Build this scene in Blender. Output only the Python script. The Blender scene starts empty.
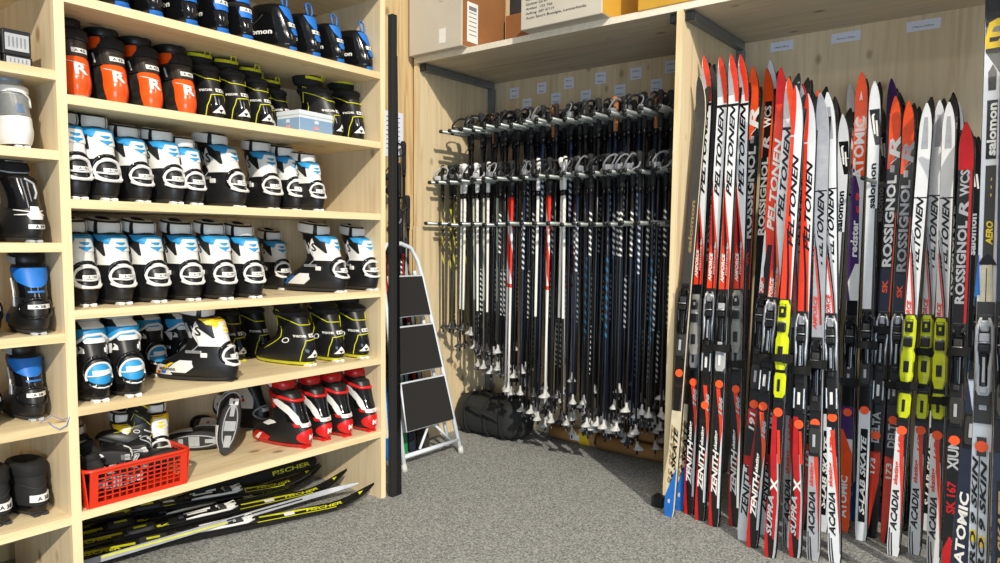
import bpy, bmesh, math, random
from mathutils import Vector, Matrix, Euler
random.seed(7)
sc = bpy.context.scene
COL = sc.collection
PI = math.pi

# ------------------------------------------------------------------ camera, world, sun, exposure
YAW, PITCH, ROLL, FPX, CY, CAMH = 38.212, 4.465, .648, 713.7, 295.74, 1.15
_a, _b, _r = map(math.radians, (YAW, PITCH, ROLL))
F = Vector((-math.sin(_a)*math.cos(_b), math.cos(_a)*math.cos(_b), -math.sin(_b)))
_R = Vector((math.cos(_a), math.sin(_a), 0)); _U = _R.cross(F)
RR = _R*math.cos(_r)+_U*math.sin(_r); UU = -_R*math.sin(_r)+_U*math.cos(_r)
cd = bpy.data.cameras.new('camera'); cam = bpy.data.objects.new('camera', cd); COL.objects.link(cam)
cam.matrix_world = Matrix(((RR.x, UU.x, -F.x, 0), (RR.y, UU.y, -F.y, 0), (RR.z, UU.z, -F.z, CAMH), (0, 0, 0, 1)))
cd.sensor_width = 36; cd.lens = 36*FPX/1000; cd.shift_y = (CY-281.5)/1000; cd.clip_start = .05
sc.camera = cam

def on(x, y, ax, v):            # photograph pixel -> point of the place on an axis plane
    d = F+RR*((x-500)/FPX)+UU*((CY-y)/FPX); i = 'XYZ'.index(ax); C = Vector((0, 0, CAMH))
    return C+d*((v-C[i])/d[i])

w = bpy.data.worlds.new('world'); sc.world = w; w.use_nodes = True
bg = w.node_tree.nodes['Background']; bg.inputs[0].default_value = (.80, .89, 1.0, 1); bg.inputs[1].default_value = .42
SUN = Vector((.82, -.57, .56)).normalized()
sd = bpy.data.lights.new('sun', 'SUN'); sd.energy = 3.4; sd.angle = math.radians(1.2); sd.color = (1, .93, .80)
so = bpy.data.objects.new('sun', sd); COL.objects.link(so); so.location = (4, -3, 3)
so.rotation_euler = SUN.to_track_quat('Z', 'Y').to_euler()
for i, (lx, ly) in enumerate(((-.9, .6), (-.6, 1.9))):      # the shop's ceiling lamps, out of frame above
    ld = bpy.data.lights.new('ceiling_lamp', 'AREA'); ld.shape = 'RECTANGLE'; ld.size = 1.2; ld.size_y = .3
    ld.energy = 14; ld.color = (1, .93, .82)
    lo = bpy.data.objects.new('ceiling_lamp', ld); COL.objects.link(lo); lo.location = (lx, ly, 2.75)
wl = bpy.data.lights.new('shop_window', 'AREA'); wl.shape = 'RECTANGLE'; wl.size = 3.0; wl.size_y = 1.5; wl.energy = 105; wl.color = (.66, .82, 1)
wo = bpy.data.objects.new('shop_window', wl); COL.objects.link(wo); wo.location = (2.3, -2.2, .85)
wo.rotation_euler = Vector((.62, -.78, -.10)).to_track_quat('Z', 'Y').to_euler()
sc.view_settings.view_transform = 'Standard'; sc.view_settings.look = 'None'
sc.view_settings.gamma = 1; sc.view_settings.use_curve_mapping = False; sc.view_settings.exposure = 0.0

# ------------------------------------------------------------------ materials
def lin(c):
    return tuple((x/12.92 if x <= .04045 else ((x+.055)/1.055)**2.4) for x in (v/255 for v in c))
MATS = {}
def mat(name, rgb, rough=.5, metal=0., var=.12, scale=40., bump=0., coat=0., emit=None):
    if name in MATS: return MATS[name]
    m = bpy.data.materials.new(name); m.use_nodes = True; nt = m.node_tree; N = nt.nodes; L = nt.links
    p = N['Principled BSDF']; c = lin(rgb)
    tc = N.new('ShaderNodeTexCoord'); nz = N.new('ShaderNodeTexNoise'); nz.inputs['Scale'].default_value = scale
    nz.inputs['Detail'].default_value = 4
    L.new(tc.outputs['Object'], nz.inputs['Vector'])
    cr = N.new('ShaderNodeValToRGB'); cr.color_ramp.elements[0].position = .3; cr.color_ramp.elements[1].position = .7
    cr.color_ramp.elements[0].color = tuple(v*(1-var) for v in c)+(1,)
    cr.color_ramp.elements[1].color = tuple(min(1, v*(1+var*.6)) for v in c)+(1,)
    L.new(nz.outputs['Fac'], cr.inputs['Fac']); L.new(cr.outputs['Color'], p.inputs['Base Color'])
    p.inputs['Roughness'].default_value = rough; p.inputs['Metallic'].default_value = metal
    p.inputs['Coat Weight'].default_value = coat
    if bump:
        b = N.new('ShaderNodeBump'); b.inputs['Strength'].default_value = bump; b.inputs['Distance'].default_value = .002
        L.new(nz.outputs['Fac'], b.inputs['Height']); L.new(b.outputs['Normal'], p.inputs['Normal'])
    MATS[name] = m; return m

def wood(name, axis, light=(232, 210, 166), dark=(205, 176, 128), plank=.13, knots=True, across=None):
    m = bpy.data.materials.new(name); m.use_nodes = True; nt = m.node_tree; N = nt.nodes; L = nt.links
    p = N['Principled BSDF']; p.inputs['Roughness'].default_value = .55
    tc = N.new('ShaderNodeTexCoord')
    sep = N.new('ShaderNodeSeparateXYZ'); L.new(tc.outputs['Object'], sep.inputs[0])
    k = 'XYZ'.index(axis)
    if across is None: across = {'Z': 'X', 'X': 'Y', 'Y': 'Z'}[axis]
    # lamella index -> shade
    dv = N.new('ShaderNodeMath'); dv.operation = 'DIVIDE'; dv.inputs[1].default_value = plank; L.new(sep.outputs[across], dv.inputs[0])
    fl = N.new('ShaderNodeMath'); fl.operation = 'FLOOR'; L.new(dv.outputs[0], fl.inputs[0])
    wn = N.new('ShaderNodeTexWhiteNoise'); wn.noise_dimensions = '1D'; L.new(fl.outputs[0], wn.inputs['W'])
    # shift each lamella along the grain
    mp = N.new('ShaderNodeVectorMath'); mp.operation = 'MULTIPLY'
    sc_ = [26, 26, 26]; sc_[k] = 1.6; mp.inputs[1].default_value = sc_; L.new(tc.outputs['Object'], mp.inputs[0])
    ad = N.new('ShaderNodeVectorMath'); ad.operation = 'ADD'; L.new(mp.outputs[0], ad.inputs[0])
    ws = N.new('ShaderNodeVectorMath'); ws.operation = 'SCALE'; ws.inputs['Scale'].default_value = 9; L.new(wn.outputs['Color'], ws.inputs[0]); L.new(ws.outputs[0], ad.inputs[1])
    nz = N.new('ShaderNodeTexNoise'); nz.inputs['Scale'].default_value = 1.3; nz.inputs['Detail'].default_value = 6; nz.inputs['Distortion'].default_value = .6
    L.new(ad.outputs[0], nz.inputs['Vector'])
    cr = N.new('ShaderNodeValToRGB'); e = cr.color_ramp.elements; e[0].position = .34; e[1].position = .66
    e[0].color = lin(dark)+(1,); e[1].color = lin(light)+(1,)
    mid = cr.color_ramp.elements.new(.47); mid.color = tuple(.35*a+.65*b for a, b in zip(lin(dark), lin(light)))+(1,)
    L.new(nz.outputs['Fac'], cr.inputs['Fac'])
    hs = N.new('ShaderNodeHueSaturation'); L.new(cr.outputs['Color'], hs.inputs['Color'])
    mr = N.new('ShaderNodeMapRange'); mr.inputs['To Min'].default_value = .90; mr.inputs['To Max'].default_value = 1.05
    L.new(wn.outputs['Value'], mr.inputs['Value']); L.new(mr.outputs['Result'], hs.inputs['Value'])
    col = hs.outputs['Color']
    if knots:
        km = N.new('ShaderNodeVectorMath'); km.operation = 'MULTIPLY'; ks = [7.5, 7.5, 7.5]; ks[k] = 4.6
        km.inputs[1].default_value = ks; L.new(tc.outputs['Object'], km.inputs[0])
        vo = N.new('ShaderNodeTexVoronoi'); vo.inputs['Scale'].default_value = 1.0; vo.inputs['Randomness'].default_value = 1; L.new(km.outputs[0], vo.inputs['Vector'])
        kr = N.new('ShaderNodeValToRGB'); ke = kr.color_ramp.elements
        ke[0].position = .06; ke[0].color = (1, 1, 1, 1); ke[1].position = .15; ke[1].color = (0, 0, 0, 1)
        L.new(vo.outputs['Distance'], kr.inputs['Fac'])
        mx = N.new('ShaderNodeMixRGB'); mx.inputs['Color2'].default_value = lin((128, 86, 52))+(1,)
        kf = N.new('ShaderNodeMath'); kf.operation = 'MULTIPLY'; kf.inputs[1].default_value = .75
        L.new(kr.outputs['Color'], kf.inputs[0]); L.new(kf.outputs[0], mx.inputs['Fac']); L.new(col, mx.inputs['Color1']); col = mx.outputs['Color']
    L.new(col, p.inputs['Base Color'])
    b = N.new('ShaderNodeBump'); b.inputs['Strength'].default_value = .08; L.new(nz.outputs['Fac'], b.inputs['Height']); L.new(b.outputs['Normal'], p.inputs['Normal'])
    MATS[name] = m; return m

WZ = wood('spruce_vertical', 'Z', light=(222, 203, 168), dark=(206, 184, 146))
WZY = wood('spruce_vertical_side', 'Z', light=(226, 206, 168), dark=(208, 184, 144), across='Y')
WX = wood('spruce_along_alcove', 'X', light=(216, 204, 180), dark=(198, 182, 154))
WY = wood('spruce_shelf', 'Y', light=(238, 218, 178), dark=(222, 198, 152), across='X')
WE = wood('spruce_edge', 'Y', light=(240, 220, 174), dark=(222, 196, 146), knots=False)
WEZ = wood('spruce_edge_upright', 'Z', light=(240, 220, 176), dark=(220, 194, 146), knots=False)
WWALL = wood('wall_planks', 'Z', light=(216, 190, 142), dark=(180, 146, 100), plank=.16, across='Y')

def carpet():
    m = bpy.data.materials.new('grey_speckled_carpet'); m.use_nodes = True; nt = m.node_tree; N = nt.nodes; L = nt.links
    p = N['Principled BSDF']; p.inputs['Roughness'].default_value = .95; p.inputs['Specular IOR Level'].default_value = .15
    tc = N.new('ShaderNodeTexCoord')
    v = N.new('ShaderNodeTexVoronoi'); v.inputs['Scale'].default_value = 190; L.new(tc.outputs['Object'], v.inputs['Vector'])
    nz = N.new('ShaderNodeTexNoise'); nz.inputs['Scale'].default_value = 130; nz.inputs['Detail'].default_value = 3; L.new(tc.outputs['Object'], nz.inputs['Vector'])
    s = N.new('ShaderNodeSeparateColor'); L.new(v.outputs['Color'], s.inputs[0])
    a = N.new('ShaderNodeMath'); a.operation = 'MULTIPLY_ADD'; a.inputs[1].default_value = .5; L.new(s.outputs[0], a.inputs[0])
    h = N.new('ShaderNodeMath'); h.operation = 'MULTIPLY'; h.inputs[1].default_value = .5; L.new(nz.outputs['Fac'], h.inputs[0]); L.new(h.outputs[0], a.inputs[2])
    cr = N.new('ShaderNodeValToRGB'); e = cr.color_ramp.elements
    e[0].position = .25; e[0].color = lin((104, 105, 104))+(1,); e[1].position = .78; e[1].color = lin((186, 186, 180))+(1,)
    L.new(a.outputs[0], cr.inputs['Fac']); L.new(cr.outputs['Color'], p.inputs['Base Color'])
    b = N.new('ShaderNodeBump'); b.inputs['Strength'].default_value = .6; b.inputs['Distance'].default_value = .004
    L.new(a.outputs[0], b.inputs['Height']); L.new(b.outputs['Normal'], p.inputs['Normal'])
    return m

def spiral(name, base, band, z0, z1, pitch=.03, duty=.45, lower=None, zl=0):
    """pole shaft lacquer: helical band between z0 and z1 (local heights below the grip are negative)"""
    m = bpy.data.materials.new(name); m.use_nodes = True; nt = m.node_tree; N = nt.nodes; L = nt.links
    p = N['Principled BSDF']; p.inputs['Roughness'].default_value = .3
    tc = N.new('ShaderNodeTexCoord'); s = N.new('ShaderNodeSeparateXYZ'); L.new(tc.outputs['Object'], s.inputs[0])
    def M(op, a, b=None):
        n = N.new('ShaderNodeMath'); n.operation = op
        for i, q in enumerate((a, b)):
            if q is None: continue
            if isinstance(q, (int, float)): n.inputs[i].default_value = q
            else: L.new(q, n.inputs[i])
        return n.outputs[0]
    ang = M('DIVIDE', M('ARCTAN2', s.outputs['Y'], s.outputs['X']), 2*PI)
    fr = M('FRACT', M('ADD', M('DIVIDE', s.outputs['Z'], pitch), ang))
    on_ = M('MULTIPLY', M('LESS_THAN', fr, duty), M('MULTIPLY', M('GREATER_THAN', s.outputs['Z'], z0), M('LESS_THAN', s.outputs['Z'], z1)))
    mx = N.new('ShaderNodeMixRGB'); mx.inputs['Color1'].default_value = lin(base)+(1,); mx.inputs['Color2'].default_value = lin(band)+(1,)
    L.new(on_, mx.inputs['Fac']); out = mx.outputs['Color']
    if lower:
        m2 = N.new('ShaderNodeMixRGB'); m2.inputs['Color2'].default_value = lin(lower)+(1,); L.new(out, m2.inputs['Color1'])
        L.new(M('LESS_THAN', s.outputs['Z'], zl), m2.inputs['Fac']); out = m2.outputs['Color']
    L.new(out, p.inputs['Base Color']); MATS[name] = m; return m

def carbon():
    m = bpy.data.materials.new('carbon_weave'); m.use_nodes = True; nt = m.node_tree; N = nt.nodes; L = nt.links
    p = N['Principled BSDF']; p.inputs['Roughness'].default_value = .28; tc = N.new('ShaderNodeTexCoord')
    mp = N.new('ShaderNodeMapping'); mp.inputs['Rotation'].default_value = (.6, .5, .78); L.new(tc.outputs['Object'], mp.inputs[0])
    c = N.new('ShaderNodeTexChecker'); c.inputs['Scale'].default_value = 260; c.inputs['Color1'].default_value = lin((22, 22, 22))+(1,); c.inputs['Color2'].default_value = lin((66, 60, 54))+(1,)
    L.new(mp.outputs[0], c.inputs['Vector']); L.new(c.outputs['Color'], p.inputs['Base Color']); MATS['carbon'] = m; return m

BLK = mat('black_plastic', (26, 26, 27), .42); BLKM = mat('black_fabric', (24, 24, 25), .8, bump=.5, scale=400); BLKG = mat('black_gloss', (16, 16, 18), .12)
DGR = mat('dark_grey_rubber', (48, 48, 48), .7); GRY = mat('grey_plastic', (128, 130, 132), .4); LGR = mat('light_grey', (178, 180, 182), .4)
WHT = mat('white_plastic', (236, 234, 228), .35, var=.04); CRM = mat('cream_plastic', (228, 220, 198), .4, var=.05)
SIL = mat('silver', (196, 198, 202), .3, .6); BLU = mat('bright_blue', (38, 148, 206), .5); BL2 = mat('royal_blue', (24, 112, 200), .5)
ORG = mat('orange_gloss', (244, 88, 24), .22, coat=.5); RED = mat('red_gloss', (206, 30, 30), .3); YEL = mat('lime_yellow', (216, 216, 40), .4)
YW = mat('warm_yellow', (246, 208, 40), .4); CAR = carbon()
SKW = mat('ski_white', (226, 228, 230), .25, var=.04, coat=.3); SKG = mat('ski_silver_grey', (168, 170, 176), .25, coat=.3)
SKO = mat('ski_orange_red', (232, 62, 34), .25, coat=.3); SKR = mat('ski_deep_red', (190, 26, 30), .25, coat=.3)
SKB = mat('ski_black', (20, 20, 22), .25, coat=.3); SKN = mat('ski_navy', (34, 42, 62), .25, coat=.3)
SKAT = mat('ski_bright_orange', (250, 84, 30), .25, coat=.3); SKP = mat('ski_purple', (70, 44, 96), .25, coat=.3)
SKBL = mat('ski_blue', (24, 108, 196), .25, coat=.3); SKC = mat('ski_beige', (214, 202, 172), .3); SKGD = mat('ski_graphite', (62, 60, 58), .3)
SKTX = mat('ski_print_grey', (120, 122, 128), .3); STK = mat('orange_sticker', (255, 92, 40), .5, var=.02); BRZ = mat('bronze_print', (150, 122, 80), .3)
NEON = mat('neon_yellow_plastic', (212, 222, 20), .35); BGR = mat('binding_grey', (140, 138, 132), .35); VEL = mat('velcro_black', (14, 14, 14), .9)
STEEL = mat('galvanised_steel', (136, 142, 146), .35, .7, scale=12); PEG = mat('peg_steel', (150, 156, 152), .35, .55); PEGE = mat('peg_cap_black', (24, 26, 28), .5)
CORK = mat('cork', (160, 104, 62), .8); PAP = mat('paper_white', (222, 226, 240), .8, var=.02); INK = mat('print_ink', (46, 46, 52), .7)
CARDW = mat('pale_cardboard', (200, 192, 176), .8, var=.05, scale=8); CARDB = mat('brown_cardboard', (150, 98, 54), .85, scale=8); CARDY = mat('ochre_cardboard', (206, 156, 50), .8, scale=8)
KRAFT = mat('kraft_paper_roll', (172, 128, 76), .7, scale=8); LADW = mat('ladder_white', (218, 224, 232), .35, var=.03); TREAD = mat('ladder_tread', (34, 32, 30), .9, bump=.6, scale=300)
BAG = mat('bag_fabric', (34, 36, 34), .75, bump=.4, scale=200); CRATE = mat('red_crate', (222, 52, 24), .35, var=.05)
BOXB = mat('box_blue', (132, 160, 190), .6, var=.03); BOXW = mat('box_white', (214, 220, 224), .6, var=.03); PINK = mat('pink_tag', (226, 150, 140), .6)
PNAVY = spiral('shaft_navy', (22, 30, 52), (196, 204, 214), -.42, -.18); PNAV2 = spiral('shaft_navy_cyan', (20, 26, 42), (214, 216, 220), -.62, -.40, lower=(24, 26, 30), zl=-.75)
PCYAN = spiral('shaft_cyan', (20, 26, 40), (30, 104, 142), -.75, -.35, pitch=.045, duty=.4); PBLK = spiral('shaft_black', (22, 22, 24), (220, 220, 216), -.95, -.70, pitch=.028)
PSTR = spiral('shaft_white_spiral', (26, 27, 30), (222, 220, 212), -.34, -.12, pitch=.028, duty=.38, lower=(24, 24, 26), zl=-.75)
PWHT = spiral('shaft_white', (236, 234, 226), (210, 208, 200), -.2, -.1, lower=(28, 28, 28), zl=-.66); PRED = spiral('shaft_red_white', (222, 50, 30), (240, 238, 232), -.5, -.1, pitch=.25, duty=.35, lower=(236, 232, 226), zl=-.52)
PGRN = spiral('shaft_sage', (188, 192, 170), (110, 116, 104), -.5, -.2, pitch=.2, duty=.4, lower=(96, 96, 92), zl=-.6); POLV = spiral('shaft_olive', (52, 50, 30), (176, 170, 50), -.45, -.1, pitch=.1, duty=.35)
PPLAIN = mat('shaft_plain_black', (20, 20, 22), .3)

# ------------------------------------------------------------------ mesh helpers
class MB:
    def __init__(s): s.v = []; s.f = []; s.m = []; s.s = []; s.mats = []
    def add(s, vs, fs, m, smooth=False):
        o = len(s.v); s.v += [tuple(p) for p in vs]
        if m not in s.mats: s.mats.append(m)
        k = s.mats.index(m)
        for f in fs: s.f.append(tuple(i+o for i in f)); s.m.append(k); s.s.append(smooth)
        return s
    def build(s, name, parent=None, M=None):
        me = bpy.data.meshes.new(name); me.from_pydata(s.v, [], s.f); me.validate(clean_customdata=False)
        for m in s.mats: me.materials.append(m)
        if len(me.polygons) == len(s.m):
            me.polygons.foreach_set('material_index', s.m); me.polygons.foreach_set('use_smooth', s.s)
        me.update()
        o = bpy.data.objects.new(name, me); COL.objects.link(o)
        if parent: o.parent = parent
        if M is not None: o.matrix_local = M
        return o
    def box(s, c, d, m, bev=0., M=None):
        x, y, z = (q/2 for q in d)
        if bev <= 0:
            vs = [Vector((i*x, j*y, k*z)) for i in (-1, 1) for j in (-1, 1) for k in (-1, 1)]
            fs = [(0, 1, 3, 2), (4, 6, 7, 5), (0, 4, 5, 1), (2, 3, 7, 6), (0, 2, 6, 4), (1, 5, 7, 3)]
        else:
            bm = bmesh.new(); bmesh.ops.create_cube(bm, size=1)
            for v in bm.verts: v.co = Vector((v.co.x*d[0], v.co.y*d[1], v.co.z*d[2]))
            bmesh.ops.bevel(bm, geom=bm.edges[:], offset=min(bev, min(d)*.45), segments=2, affect='EDGES', profile=.5)
            vs = [v.co.copy() for v in bm.verts]; fs = [tuple(v.index for v in f.verts) for f in bm.faces]; bm.free()
        c = Vector(c)
        vs = [(M @ v if M else v)+c for v in vs]
        return s.add(vs, fs, m)
    def tube(s, pts, r, m, n=8, closed=False, cap=True, flat=1.):
        pts = [Vector(p) for p in pts]; N = len(pts); rs = r if isinstance(r, (list, tuple)) else [r]*N
        vs = []; up = None
        for i, p in enumerate(pts):
            if closed: t = pts[(i+1) % N]-pts[i-1]
            else: t = pts[min(i+1, N-1)]-pts[max(i-1, 0)]
            if t.length < 1e-9: t = Vector((0, 0, 1))
            t.normalize()
            if up is None:
                up = Vector((0, 0, 1)) if abs(t.z) < .9 else Vector((1, 0, 0))
            a = t.cross(up)
            if a.length < 1e-6: a = t.orthogonal()
            a.normalize(); b = a.cross(t).normalized(); up = b
            for k in range(n):
                q = 2*PI*k/n; vs.append(p+a*math.cos(q)*rs[i]+b*math.sin(q)*rs[i]*flat)
        fs = []
        for i in range(N if closed else N-1):
            j = (i+1) % N
            for k in range(n): fs.append((i*n+k, i*n+(k+1) % n, j*n+(k+1) % n, j*n+k))
        if not closed and cap: fs += [tuple(range(n-1, -1, -1)), tuple((N-1)*n+k for k in range(n))]
        return s.add(vs, fs, m, True)
    def loft(s, rings, m, cap=(True, True), smooth=True):
        n = len(rings[0]); vs = [p for r in rings for p in r]; fs = []
        for i in range(len(rings)-1):
            for k in range(n): fs.append((i*n+k, i*n+(k+1) % n, (i+1)*n+(k+1) % n, (i+1)*n+k))
        if cap[0]: fs.append(tuple(range(n-1, -1, -1)))
        if cap[1]: fs.append(tuple((len(rings)-1)*n+k for k in range(n)))
        return s.add(vs, fs, m, smooth)
    def grid(s, rows, m, smooth=True):
        n = len(rows[0]); vs = [p for r in rows for p in r]
        fs = [(i*n+k, i*n+k+1, (i+1)*n+k+1, (i+1)*n+k) for i in range(len(rows)-1) for k in range(n-1)]
        return s.add(vs, fs, m, smooth)

_TX = {}
def text_geo(s, bold=.0):
    if (s, bold) in _TX: return _TX[(s, bold)]
    cu = bpy.data.curves.new('t', 'FONT'); cu.body = s; cu.size = 1; cu.offset = bold; cu.resolution_u = 2
    o = bpy.data.objects.new('t', cu); COL.objects.link(o)
    bpy.context.view_layer.update()
    me = bpy.data.meshes.new_from_object(o.evaluated_get(bpy.context.evaluated_depsgraph_get()))
    vs = [(v.co.x, v.co.y) for v in me.vertices]; fs = [tuple(p.vertices) for p in me.polygons]
    bpy.data.objects.remove(o); bpy.data.meshes.remove(me); bpy.data.curves.remove(cu)
    x0 = min(v[0] for v in vs); x1 = max(v[0] for v in vs); H = .70
    vs = [((x-x0)/(x1-x0), y/H) for x, y in vs]
    _TX[(s, bold)] = (vs, fs, (x1-x0)/H); return _TX[(s, bold)]

def put_text(mb, s, m, fn, bold=.02, shear=0):
    """fn(tx 0..1, ty 0..1) -> point"""
    vs, fs, asp = text_geo(s, bold)
    mb.add([fn(x+shear*y/asp, y) for x, y in vs], fs, m)

def empty(name, loc=(0, 0, 0), rz=0, label=None, cat=None, group=None):
    o = bpy.data.objects.new(name, None); COL.objects.link(o); o.location = loc; o.rotation_euler = (0, 0, rz); o.empty_display_size = .05
    tag(o, label, cat, group); return o
def tag(o, label=None, cat=None, group=None, kind=None):
    if label: o['label'] = label
    if cat: o['category'] = cat
    if group: o['group'] = group
    if kind: o['kind'] = kind
    return o
KIDS = {}
def kids(o): return [c for c in bpy.data.objects if c.parent == o]
def dup(root, M, label=None, group=None):
    """copy a thing with its parts and their sub-parts"""
    r = root.copy(); COL.objects.link(r)
    r.matrix_world = M
    if label: r['label'] = label
    if group: r['group'] = group
    if root.name not in KIDS: KIDS[root.name] = [(c, kids(c)) for c in kids(root)]
    for ch, gs in KIDS[root.name]:
        c = ch.copy(); COL.objects.link(c); c.parent = r
        for g in gs:
            d = g.copy(); COL.objects.link(d); d.parent = c
    return r
USED = set()
def place(proto, M, label, group=None):
    if proto.name not in USED:
        USED.add(proto.name)
        if proto.name not in KIDS: KIDS[proto.name] = [(c, kids(c)) for c in kids(proto)]
        proto.matrix_world = M; proto['label'] = label
        if group: proto['group'] = group
        return proto
    return dup(proto, M, label, group)
def TR(x, y, z, rz=0, s=1, rx=0, ry=0):
    return Matrix.Translation((x, y, z)) @ Euler((rx, ry, rz)).to_matrix().to_4x4() @ Matrix.Scale(s, 4)
ORD = ['first', 'second', 'third', 'fourth', 'fifth', 'sixth', 'seventh', 'eighth', 'ninth', 'tenth', 'eleventh', 'twelfth']

# ------------------------------------------------------------------ room shell
XB, Y1, Y2, Y3 = -2.316, .883, 2.106, 2.133     # bookcase front plane and its uprights
Y0 = Y1-.028
YA, YD, X1, X2, X3, ZT = 2.845, 3.492, -2.829, -1.320, -1.291, 2.108
WALLX = -2.875
def slab(name, c, d, m, kind=None, parent=None, bev=0.):
    o = MB().box(c, d, m, bev).build(name, parent)
    if kind: o['kind'] = kind
    return o
slab('floor', (-.4, 1.2, -.03), (5.2, 5.4, .06), carpet(), 'structure')
slab('wall_left', (WALLX-.03, 1.2, 1.5), (.06, 5.4, 3.0), WWALL, 'structure')
slab('wall_back', (-.4, 3.6, 1.5), (5.2, .06, 3.0), WZ, 'structure')

# ------------------------------------------------------------------ shoe shelving
sh = empty('shelving_unit', (XB, Y0, 0), label='pale spruce shelving unit full of ski boots along the left wall', cat='shelf')
SHI = Matrix.Translation((-XB, -Y0, 0))
def spart(name, mb, label=None):
    o = mb.build(name, sh); o.matrix_local = SHI
    if label: o['label'] = label
    return o
TB = .027
def board(y0, y1, zb, xb=XB-.5):
    mb = MB(); mb.box(((xb+XB)/2-.001, (y0+y1)/2, zb+TB/2), (XB-xb-.002, y1-y0, TB), WY)
    mb.box((XB-.0005, (y0+y1)/2, zb+TB/2), (.001, y1-y0, TB), WE)
    spart('shelf_board', mb)
for y0, y1, zt in ((Y0, Y1, 2.5), (Y2, Y3, 2.5), (Y0-1.2, Y0-1.172, 2.5)):
    mb = MB(); mb.box((XB-.25, (y0+y1)/2, zt/2), (.498, y1-y0, zt), WZ)
    mb.box((XB-.0005, (y0+y1)/2, zt/2), (.001, y1-y0, zt), WEZ)
    spart('side_panel', mb)
ZR = [1.825, 1.534, 1.230, .898, .603, .278]
ZL = [1.870, 1.597, 1.368, 1.100, .831, .563, .273]
for z in ZR+[2.16]: board(Y1, Y2, z)
for z in ZL+[2.16]: board(Y0-1.172, Y0, z)
spart('back_panel', MB().box((XB-.503, (Y0-1.2+Y3)/2, 1.28), (.006, Y3-Y0+1.2, 2.4), WZY))

# dark post beside the shelving
po = empty('black_post', (-2.30, 2.16, 0), label='tall slim black post standing against the right end of the boot shelving', cat='post')
MB().box((0, 0, 1.05), (.028, .028, 2.1), BLKM, .002).build('post', po)
mb = MB(); mb.add([(-.012, .006, 0), (.012, .006, 0), (.012, .044, 0), (-.012, .044, 0), (-.012, -.010, 1.93), (.012, -.010, 1.93), (.012, .018, 1.93), (-.012, .018, 1.93)],
                  [(0, 3, 2, 1), (4, 5, 6, 7), (0, 1, 5, 4), (1, 2, 6, 5), (2, 3, 7, 6), (3, 0, 4, 7)], BLKG)
mb.build('leaning_strip', po)

# ------------------------------------------------------------------ storage alcoves
al = empty('storage_alcove', (X1, YA, 0), label='tall spruce alcove unit holding the poles and the upright skis', cat='alcove')
ALI = Matrix.Translation((-X1, -YA, 0))
def apart(name, mb, label=None):
    o = mb.build(name, al); o.matrix_local = ALI
    if label: o['label'] = label
TP = .029
def upright(x, name='side_panel'):
    mb = MB(); mb.box((x+TP/2, (YA+YD)/2+.001, (ZT)/2), (TP, YD-YA-.002, ZT), WZY)
    mb.box((x+TP/2, YA+.0005, ZT/2), (TP, .001, ZT), WEZ); apart(name, mb)
upright(X1-TP); upright(X2); upright(.30)
mb = MB(); mb.box(((X1-TP+.33)/2, (YA+YD)/2+.001, ZT+.0145), (.33-X1+TP, YD-YA-.002, .029), WX)
mb.box(((X1-TP+.33)/2, YA+.0005, ZT+.0145), (.33-X1+TP, .001, .029), mat('plywood_edge', (232, 224, 204), .6, var=.1, scale=60)); apart('top_panel', mb)
mb = MB(); mb.box(((X1+.33)/2, YD+.006, ZT/2), (.33-X1, .012, ZT), WZ); apart('back_panel', mb)
mb = MB(); mb.box((X1-TP/2+.001, YA-.004, .61), (TP-.002, .008, 1.22), WEZ); apart('edge_strip', mb)
# steel angle frames
def bracket(x, side, label):
    t = empty('steel_bracket', (x, YA, ZT), label=label, cat='bracket', group=None)
    MB().box((side*.0, .325, -.022), (.034, .60, .036), STEEL, .003).build('arm', t)
    MB().box((0, .020, -.022), (.036, .014, .038), PEGE, .002).build('end_cap', t)
    MB().box((0, .618, -1.07), (.034, .034, 2.06), STEEL, .002).build('upright_rail', t)
bracket(X1+.020, 1, 'grey steel bracket under the alcove top beside the left side panel')
bracket(X2-.020, -1, 'steel bracket with black end cap on the pole side of the divider')
bracket(X3+.020, 1, 'steel bracket with black end cap on the ski side of the divider')

# ------------------------------------------------------------------ papers on the back wall
def paper(x, y, w_, h_, lines, label, group, Y=YD):
    p = on(x, y, 'Y', Y); mb = MB(); mb.box((0, -.0012, 0), (w_, .0008, h_), PAP)
    n = len(lines)
    for i, t in enumerate(lines):
        z0 = h_*(.5-(i+.5)/n)-.18*h_/n*.5-.004; lw = w_*.62; hh = .0075
        put_text(mb, t, INK, lambda a, b, z0=z0, lw=lw, hh=hh: (-lw/2+a*lw, -.0022, z0+b*hh), .01)
    o = mb.build('paper_sign'); o.location = (p.x, p.y, p.z); tag(o, label, 'paper', group)
pl = [(514.5, 93), (541.7, 88), (569, 83), (600.6, 78), (636, 73.5), (671, 66.6), (527, 104), (556, 98.5), (586, 96), (620, 90.5), (656.5, 85)]
sz = 85
for i, (x, y) in enumerate(pl):
    row = 'upper' if i < 6 else 'lower'; k = i if i < 6 else i-6
    paper(x, y, .066, .062, ['%dcm' % (sz+i*5), '%dcm' % (sz+i*5+5)], 'white paper size sign above the poles, %s from the left in the %s row' % (ORD[k], row), 'paper size signs above the poles')
for (x, y, w_, t), lb in zip(((782, 46, .105, '190cm-187cm'), (846, 37, .12, '181cm-177cm'), (923.5, 25, .125, '176cm-167cm')), ('small white paper size sign nearest the divider above the skis', 'middle white paper size sign above the orange ski tip', 'right white paper size sign above the skis')):
    paper(x, y, w_, .042, [t], lb, None)
p = on(397, 135, 'X', WALLX)
mb = MB(); mb.box((.001, 0, 0), (.001, .15, .24), PAP)
for i in range(8): mb.box((.0018, 0, .09-i*.024), (.0004, .10, .004), INK)
o = mb.build('paper_notice'); o.location = (p.x, p.y-.03, p.z); tag(o, 'printed white notice on the wooden wall beside the black post', 'paper')

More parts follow.
